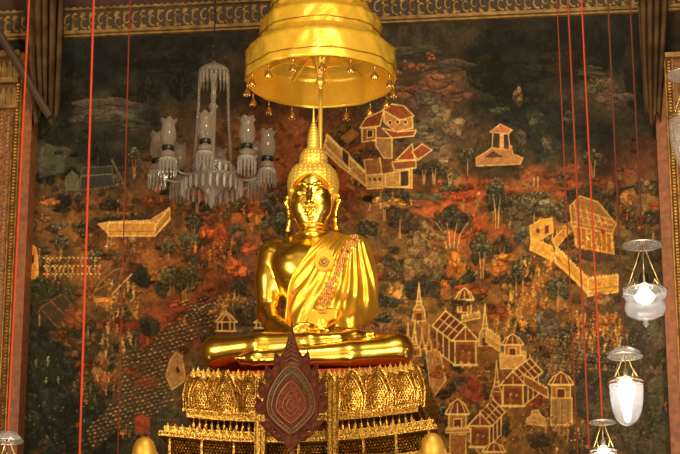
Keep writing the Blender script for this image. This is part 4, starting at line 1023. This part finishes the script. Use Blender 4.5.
for a_,t_,c_ in ((24,-42,26.5),(19.5,-34,22)): b.tube([(x,-.045,z) for x,z in kite(a_,t_,c_)],.007,5,closed=True)
b.tube([(x,-.058,z) for x,z in kite(14.5,-25,16.5)],.007,5,closed=True); b.tube([(x,-.06,z) for x,z in kite(8,-15,10)],.005,5,closed=True); b.tube([(x,-.06,z) for x,z in kite(4,-8,5)],.005,5,closed=True)
for k in range(44):
    q=kite(21.6,-38,24.3,11)[k%44]; b.ball((q[0],-.045,q[1]),(.010,.012,.010),5,3)
b.build('diamond_rim',FGLD,fan)
for s_ in (-1,1):
    for (x,y,r,sz,tilt) in ((14.5,-47,9,13,.35),(23,-33,10,15,.45),(29.5,-19,10.5,15,.5),(32,-3,10.5,15,.6),(24,17,10,14,1.9),(13.5,27,9,12,2.3)):
        c=P(s_*x,y); ct,st_=math.cos(-s_*tilt*.55),math.sin(-s_*tilt*.55)
        ol=[(-.42,-.5),(0,-.62),(.45,-.45),(.52,-.05),(.30,.25),(.16,.55),(-.02,.80),(-.10,.5),(-.40,.2),(-.5,-.1)]
        q=[((s_*u*r*PXM)*ct-(v*sz*PXM)*st_, (s_*u*r*PXM)*st_+(v*sz*PXM)*ct) for u,v in ol]
        if s_<0: q=q[::-1]
        lf_=MB().prism(q,-.018,.018).build('flame_leaf',FRED,fan,False,(c[0],-.0,c[1]))
        b=MB(); b.tube([(x_*.62,-.022,z_*.62) for x_,z_ in q],.006,5,closed=True); b.build('leaf_rim',FRED,lf_)
ol=[(-6,27),(6,27),(8,33),(4,38),(0,43),(-4,38),(-8,33)]
MB().prism([P(x,y) for x,y in ol][::-1],-.03,.02).build('foot_leaf',FRED,fan)
b=MB(); b.tube([(0,.015,P(0,30)[1]),(0,.015,ZP-fo.z+.04)],.022,10); b.lathe([(.16,ZP-fo.z),(.16,ZP-fo.z+.03),(.05,ZP-fo.z+.07),(.022,ZP-fo.z+.12)],(0,.015,0),20); b.build('stand',FGLD,fan)

# ------------------------------------------------------------------ two kneeling disciples, backs of their heads to us
def disciple(px,py,label):
    p=at(px,py,-1.78); ht=p.z-ZP
    t=empty('disciple_statue',(p.x,-1.78,ZP),0,label,'statue','kneeling disciples before the pedestal')
    G=SDF((-.30,-.34,-.02),(.30,.40,ht+.03),.012); zc=ht-.135
    G.ell((0,-.01,zc),(.098,.105,.135),.03); G.ell((0,.03,zc-.03),(.085,.085,.125),.03)
    for s_ in (-1,1): G.chain([(s_*.098,.0,zc-.0),(s_*.108,.0,zc-.05),(s_*.098,.01,zc-.13)],[.012,.017,.014],.015)
    G.ell((0,.12,zc-.03),(.018,.025,.03),.02)
    G.limb((0,0,zc-.10),(0,-.01,zc-.24),.055,.06,.04); G.limb((-.16,0,zc-.27),(.16,0,zc-.27),.065,.065,.06)
    G.limb((0,-.01,zc-.33),(0,-.04,.22),.17,.15,.08); G.ell((0,-.06,.14),(.2,.2,.14),.06)
    for s_ in (-1,1):
        G.limb((s_*.10,-.02,.12),(s_*.13,.28,.10),.10,.08,.05); G.limb((s_*.13,.28,.07),(s_*.11,-.22,.05),.07,.05,.04)
        G.chain([(s_*.20,0,zc-.29),(s_*.22,.06,zc-.5),(s_*.03,.24,zc-.40)],[.06,.05,.03],.04)
    V,Q=G.mesh(); fast_mesh('body',V,Q,MATG,t)
    b=MB(); b.box((0,0,.012),(.5,.62,.024)); b.build('base',LACQ,t)
MATG=mat('satin_gold',(.62,.34,.05),.5,.75,var=.15,vscale=6)
disciple(145,437,'small gold disciple statue kneeling left of the brown ceremonial fan')
disciple(432.5,433,'small gold disciple statue kneeling right of the brown ceremonial fan')

# ------------------------------------------------------------------ the crystal chandelier
CY=.3; cc=at(212.5,150,CY); M_=1/ (F/((Vector(CAM)-cc).length))
ch=empty('crystal_chandelier',(cc.x,CY,cc.z),0,'unlit crystal chandelier with frosted tulip shades hanging left of the parasol','chandelier')
CRY=glass_mat('crystal',(.70,.67,.62),.22,.35,(.75,.70,.62)); FROST=glass_mat('frosted_glass',(.58,.50,.42),.32,.25,(.62,.52,.42)); PANM=glass_mat('pale_cut_glass',(.60,.54,.48),.34,.3,(.85,.82,.80))
def zp(py): return -(py-150)*M_/math.cos(PITCH)
b=MB(); b.tube([(0,0,zp(62)),(0,0,12.5-cc.z)],.008,6); b.tube([(0.012*math.cos(k*.9),.012*math.sin(k*.9),zp(66)+k*.012) for k in range(20)],.006,5); b.build('chain',DARKM,ch)
b=MB(); b.lathe([(.02,zp(60)),(.05,zp(63)),(.12,zp(66)),(.148,zp(70)),(.14,zp(72)),(.02,zp(71))],n=28,fl=14,flk=.04); b.build('top_dish',CRY,ch,True)
b=MB()
for k in range(20):
    a=k*2*math.pi/20; b.lathe([(.002,0),(.012,-.03),(.009,-.12),(.001,-.15)],(.14*math.cos(a),.14*math.sin(a),zp(71)),5)
b.build('top_pendants',CRY,ch)
b=MB(); b.lathe([(.018,zp(72)),(.024,zp(82)),(.012,zp(84)),(.03,zp(95)),(.02,zp(102)),(.05,zp(106)),(.03,zp(110)),(.022,zp(160))],n=14); b.build('stem',CRY,ch,True)
bst=None
for k in range(4):
    a=k*math.pi/2+.12
    if bst is None:
        b=MB()
        for j in range(32):
            t=j/31; r=.14+.05*t**2; b.ball((r,0,zp(78)+(zp(172)-zp(78))*t),.0165,6,4)
        b.tube([(.14+.05*(j/8)**2,0,zp(78)+(zp(172)-zp(78))*j/8) for j in range(9)],.004,4)
        bst=b.build('bead_string',CRY,ch); bst.rotation_euler=(0,0,a)
    else: part_copy(bst,(0,0,0),a)
b=MB(); b.lathe([(.03,zp(158)),(.10,zp(162)),(.20,zp(165)),(.205,zp(168)),(.12,zp(172)),(.27,zp(179)),(.28,zp(181)),(.12,zp(186)),(.05,zp(196)),(.03,zp(200)),(.035,zp(203)),(.004,zp(209))],n=32,fl=16,flk=.03); b.build('centre_bowl',CRY,ch,True)
b=MB()
for r,py,n_,ln in ((.205,166,18,.14),(.285,181,26,.15)):
    for k in range(n_):
        a=k*2*math.pi/n_; b.lathe([(.002,0),(.015,-.03),(.013,-ln*.8),(.001,-ln)],(r*math.cos(a),r*math.sin(a),zp(py)),5)
b.build('pendant_fringe',PANM,ch)
RA=55*M_; arm0=None
for k in range(8):
    a=-math.pi/2+k*math.pi/4+.05
    if arm0 is None:
        z0=zp(172)
        b=MB(); pts=[(.10,0,zp(170))]
        for q in range(9):
            t=q/8; pts.append((.10+(RA-.10)*t,0,zp(168)-.10*math.sin(t*math.pi)+(zp(172)-zp(168))*t-.02*t))
        pts.append((RA,0,z0-.06)); b.tube(pts,.012,8); arm0=b.build('arm',CRY,ch,True)
        b=MB(); b.lathe([(.015,z0-.08),(.03,z0-.065),(.075,z0-.02),(.09,z0+.005),(.08,z0+.012),(.02,z0+.0)],(RA,0,0),20,10,.04); b.build('drip_pan',PANM,arm0,True)
        b=MB()
        for q in range(14):
            aa=q*2*math.pi/14; b.lathe([(.002,0),(.011,-.03),(.010,-.13),(.001,-.155)],(RA+.082*math.cos(aa),.082*math.sin(aa),z0),5)
        b.build('pendants',CRY,arm0)
        b=MB(); b.lathe([(.02,z0),(.065,z0+.03),(.07,z0+.07),(.03,z0+.10),(.018,z0+.12)],(RA,0,0),16); b.build('cup',FROST,arm0,True)
        b=MB(); b.lathe([(.055,z0+.105),(.058,z0+.13),(.035,z0+.17),(.022,z0+.22),(.001,z0+.23)],(RA,0,0),12); b.build('candle_holder',DARKM,arm0,True)
        b=MB(); V=[]; pr_=[(.048,.14),(.066,.19),(.078,.25),(.072,.32),(.060,.37),(.068,.405),(.082,.43)]; n=32
        for j,(r,z) in enumerate(pr_):
            for q in range(n):
                aa=2*math.pi*q/n; w_=(.10 if j==6 else .04 if j==5 else 0); V.append((RA+r*(1+w_*math.cos(6*aa))*math.cos(aa),r*(1+w_*math.cos(6*aa))*math.sin(aa),z0+z*.9+.01+(.012*math.cos(6*aa) if j==6 else 0)))
        b.add(V,[(j*n+q,j*n+(q+1)%n,(j+1)*n+(q+1)%n,(j+1)*n+q) for j in range(6) for q in range(n)]); b.build('tulip_shade',FROST,arm0,True)
        arm0.rotation_euler=(0,0,a)
    else: part_copy(arm0,(0,0,0),a)
# ------------------------------------------------------------------ lamps and cords hanging from the ceiling
CEIL=12.5
HCORD = mat('mid_red_cord', (.34,.035,.018), .7, spec=.2)  # even mid-red, between the bright and the dull cord colours
def cord_to_ceiling(name,p,r,m,parent=None,lean=0.):
    l=(0,0,0) if parent else p
    return MB().tube([(0,0,0),(lean*(CEIL-p[2]),0,CEIL-p[2])],r,6).build(name,m,parent,False,l)
GLASS=glass_mat('clear_glass',(.96,.97,.98),.10,.25); DISC=glass_mat('smoke_disc_glass',(.82,.78,.72),.24,.3)
GLOW=glass_mat('bright_bowl_glass',(.97,.97,1.),.20,.25)
def lamp_light(p,e,parent):
    l=bpy.data.lights.new('lamp_light','POINT'); l.energy=e; l.color=(1,.95,.88); l.shadow_soft_size=.03
    o=bpy.data.objects.new('lamp_light',l); C.objects.link(o); o.parent=parent; o.location=p
def lantern(px,py,Y,rd,rb,drop,style,label,lit=14,cordm=CORD,dome=.0,cr_=.008,lean=-.008):
    p=at(px,py,Y); m=((Vector(CAM)-p).length)/F; k=m/math.cos(PITCH)
    t=empty('hanging_lantern',(p.x,p.y,p.z),0,label,'lamp','glass lanterns hanging on long cords')
    cord_to_ceiling('cord',(p.x,p.y,p.z),cr_,cordm,t,lean)
    R_=rd*m; b=MB()
    b.lathe([(.012,dome*.9+.012),(R_*.5,dome*.75+.012),(R_*.85,dome*.3+.01),(R_,0),(R_*1.0,-.008),(R_*.85,dome*.3-.002),(R_*.5,dome*.75),(.012,dome*.9)],n=40); sd=b.build('smoke_disc',DISC,t,True)
    b=MB(); b.tube([(R_*math.cos(2*math.pi*q/40),R_*math.sin(2*math.pi*q/40),-.004) for q in range(40)],.006,5,closed=True); b.build('disc_rim',SILV,sd,True)
    zr=-drop*k; rr=rb*m
    for q in range(3):
        a=q*2*math.pi/3+.5; MB().tube([(.01*math.cos(a),.01*math.sin(a),dome*.5),(rr*.42*math.cos(a),rr*.42*math.sin(a),zr*.42),(rr*math.cos(a),rr*math.sin(a),zr)],.0048,6).build('chain',BRASS,t,True)
        MB().tube([(rr*math.cos(a),rr*math.sin(a),zr),(rr*.55*math.cos(a),rr*.55*math.sin(a),zr+.11),(rr*.42*math.cos(a),rr*.42*math.sin(a),zr+.02)],.006,5).build('hook',BRASS,t,True)
    if style=='saucer':
        b=MB(); b.lathe([(rr,zr),(rr*1.03,zr-.03),(rr*.92,zr-.075),(rr*.78,zr-.105),(rr*.92,zr-.13),(rr*.95,zr-.165),(rr*.82,zr-.215),(rr*.45,zr-.25),(.02,zr-.262)],n=40); bw=b.build('glass_bowl',GLOW,t,True)
        b=MB(); b.lathe([(.012,zr-.25),(.03,zr-.265),(.022,zr-.285),(.028,zr-.305),(.004,zr-.325)],n=14); b.build('drop_finial',DISC,bw,True)
        b=MB(); b.tube([((rr*1.02)*math.cos(2*math.pi*q/40),(rr*1.02)*math.sin(2*math.pi*q/40),zr-.005) for q in range(40)],.009,6,closed=True); b.build('bowl_rim',SILV,bw,True)
        MB().lathe([(.001,zr+.15),(.035,zr+.14),(.045,zr+.10),(.04,zr+.06),(.03,zr+.05)],n=14).build('bulb_cap',DARKM,t,True)
        MB().lathe([(.03,zr+.06),(.034,zr+.02),(.06,zr-.03),(.085,zr-.06),(.07,zr-.09),(.03,zr-.12),(.001,zr-.125)],n=16).build('bulb',BULB,t,True); lz=zr-.06
    else:
        D_=40*k*(rb/16.); b=MB()
        b.lathe([(rr*1.02,zr),(rr,zr-.02)]+[(rr*math.sqrt(max(1-((q/12.)**3),0)),zr-.02-D_*q/12.) for q in range(1,12)]+[(.012,zr-.02-D_)],n=40); bw=b.build('glass_bell',GLOW,t,True)
        b=MB()
        for dz,rw in ((0,.010),(-.03,.007)): b.tube([((rr*1.02)*math.cos(2*math.pi*q/40),(rr*1.02)*math.sin(2*math.pi*q/40),zr+dz) for q in range(40)],rw,6,closed=True)
        b.build('bowl_rim',BRASS,bw,True)
        MB().lathe([(.004,zr+.12),(.018,zr+.08),(.024,zr+.03),(.02,zr+.02)],n=12).build('bulb_cap',SILV,t,True)
        MB().lathe([(.02,zr+.04),(.06,zr-.01),(.075,zr-.06),(.06,zr-.12),(.035,zr-.19),(.018,zr-.27),(.001,zr-.29)],n=16).build('bulb',BULB if lit else DISC,t,True); lz=zr-.08
    if lit: lamp_light((0,0,lz),lit,t)
    return t
lantern(642.5,245,-1.2,19.5,21.5,44,'saucer','lit glass lantern with a flat saucer bowl hanging by the right pillar',16,DCORD,.0)
lantern(625,356,-1.4,17.5,16.5,24,'bell','lit glass bell lantern with a domed smoke cover, below the saucer lantern',18,DCORD,.075)
lantern(602.5,422,-.8,13,13,27,'bell','lit lantern at the bottom edge with only its disc and bulb showing',9,HCORD,.0,lean=-.013)
lantern(688,75,-1.6,21,21,42,'bell','unlit clear glass bell lantern cut off by the right edge, beside the pillar',0,DCORD,.02)
lantern(7.5,441,-1.2,15.5,15,24,'bell','lantern with a domed smoke cover at the bottom left corner',3,CORD,.085,lean=.003)
def cord(pxa,pya,Y,r,m,label,zend=4.6,lean=0.):
    p=at(pxa,pya,Y); o=MB().tube([(lean*(zend-p.z),0,zend-p.z),(lean*(CEIL-p.z),0,CEIL-p.z)],r,6).build('lamp_cord',m,None,False,(p.x,p.y,p.z)); tag(o,label,'cord','cords of lamps hanging below the view')
cord(87,220,-.9,.010,CORD,'bright red lamp cord hanging between the left pillar and the chandelier',lean=-.005)
cord(124,220,.8,.007,MCORD,'thin dull red lamp cord hanging just left of the chandelier',lean=-.004)
cord(578.4,220,-.6,.0085,MCORD,'red lamp cord hanging in the middle of three by the painted yellow pavilion',lean=-.013)
cord(567,220,.5,.006,MCORD,'thin faint red lamp cord hanging leftmost by the painted yellow pavilion',lean=-.013)
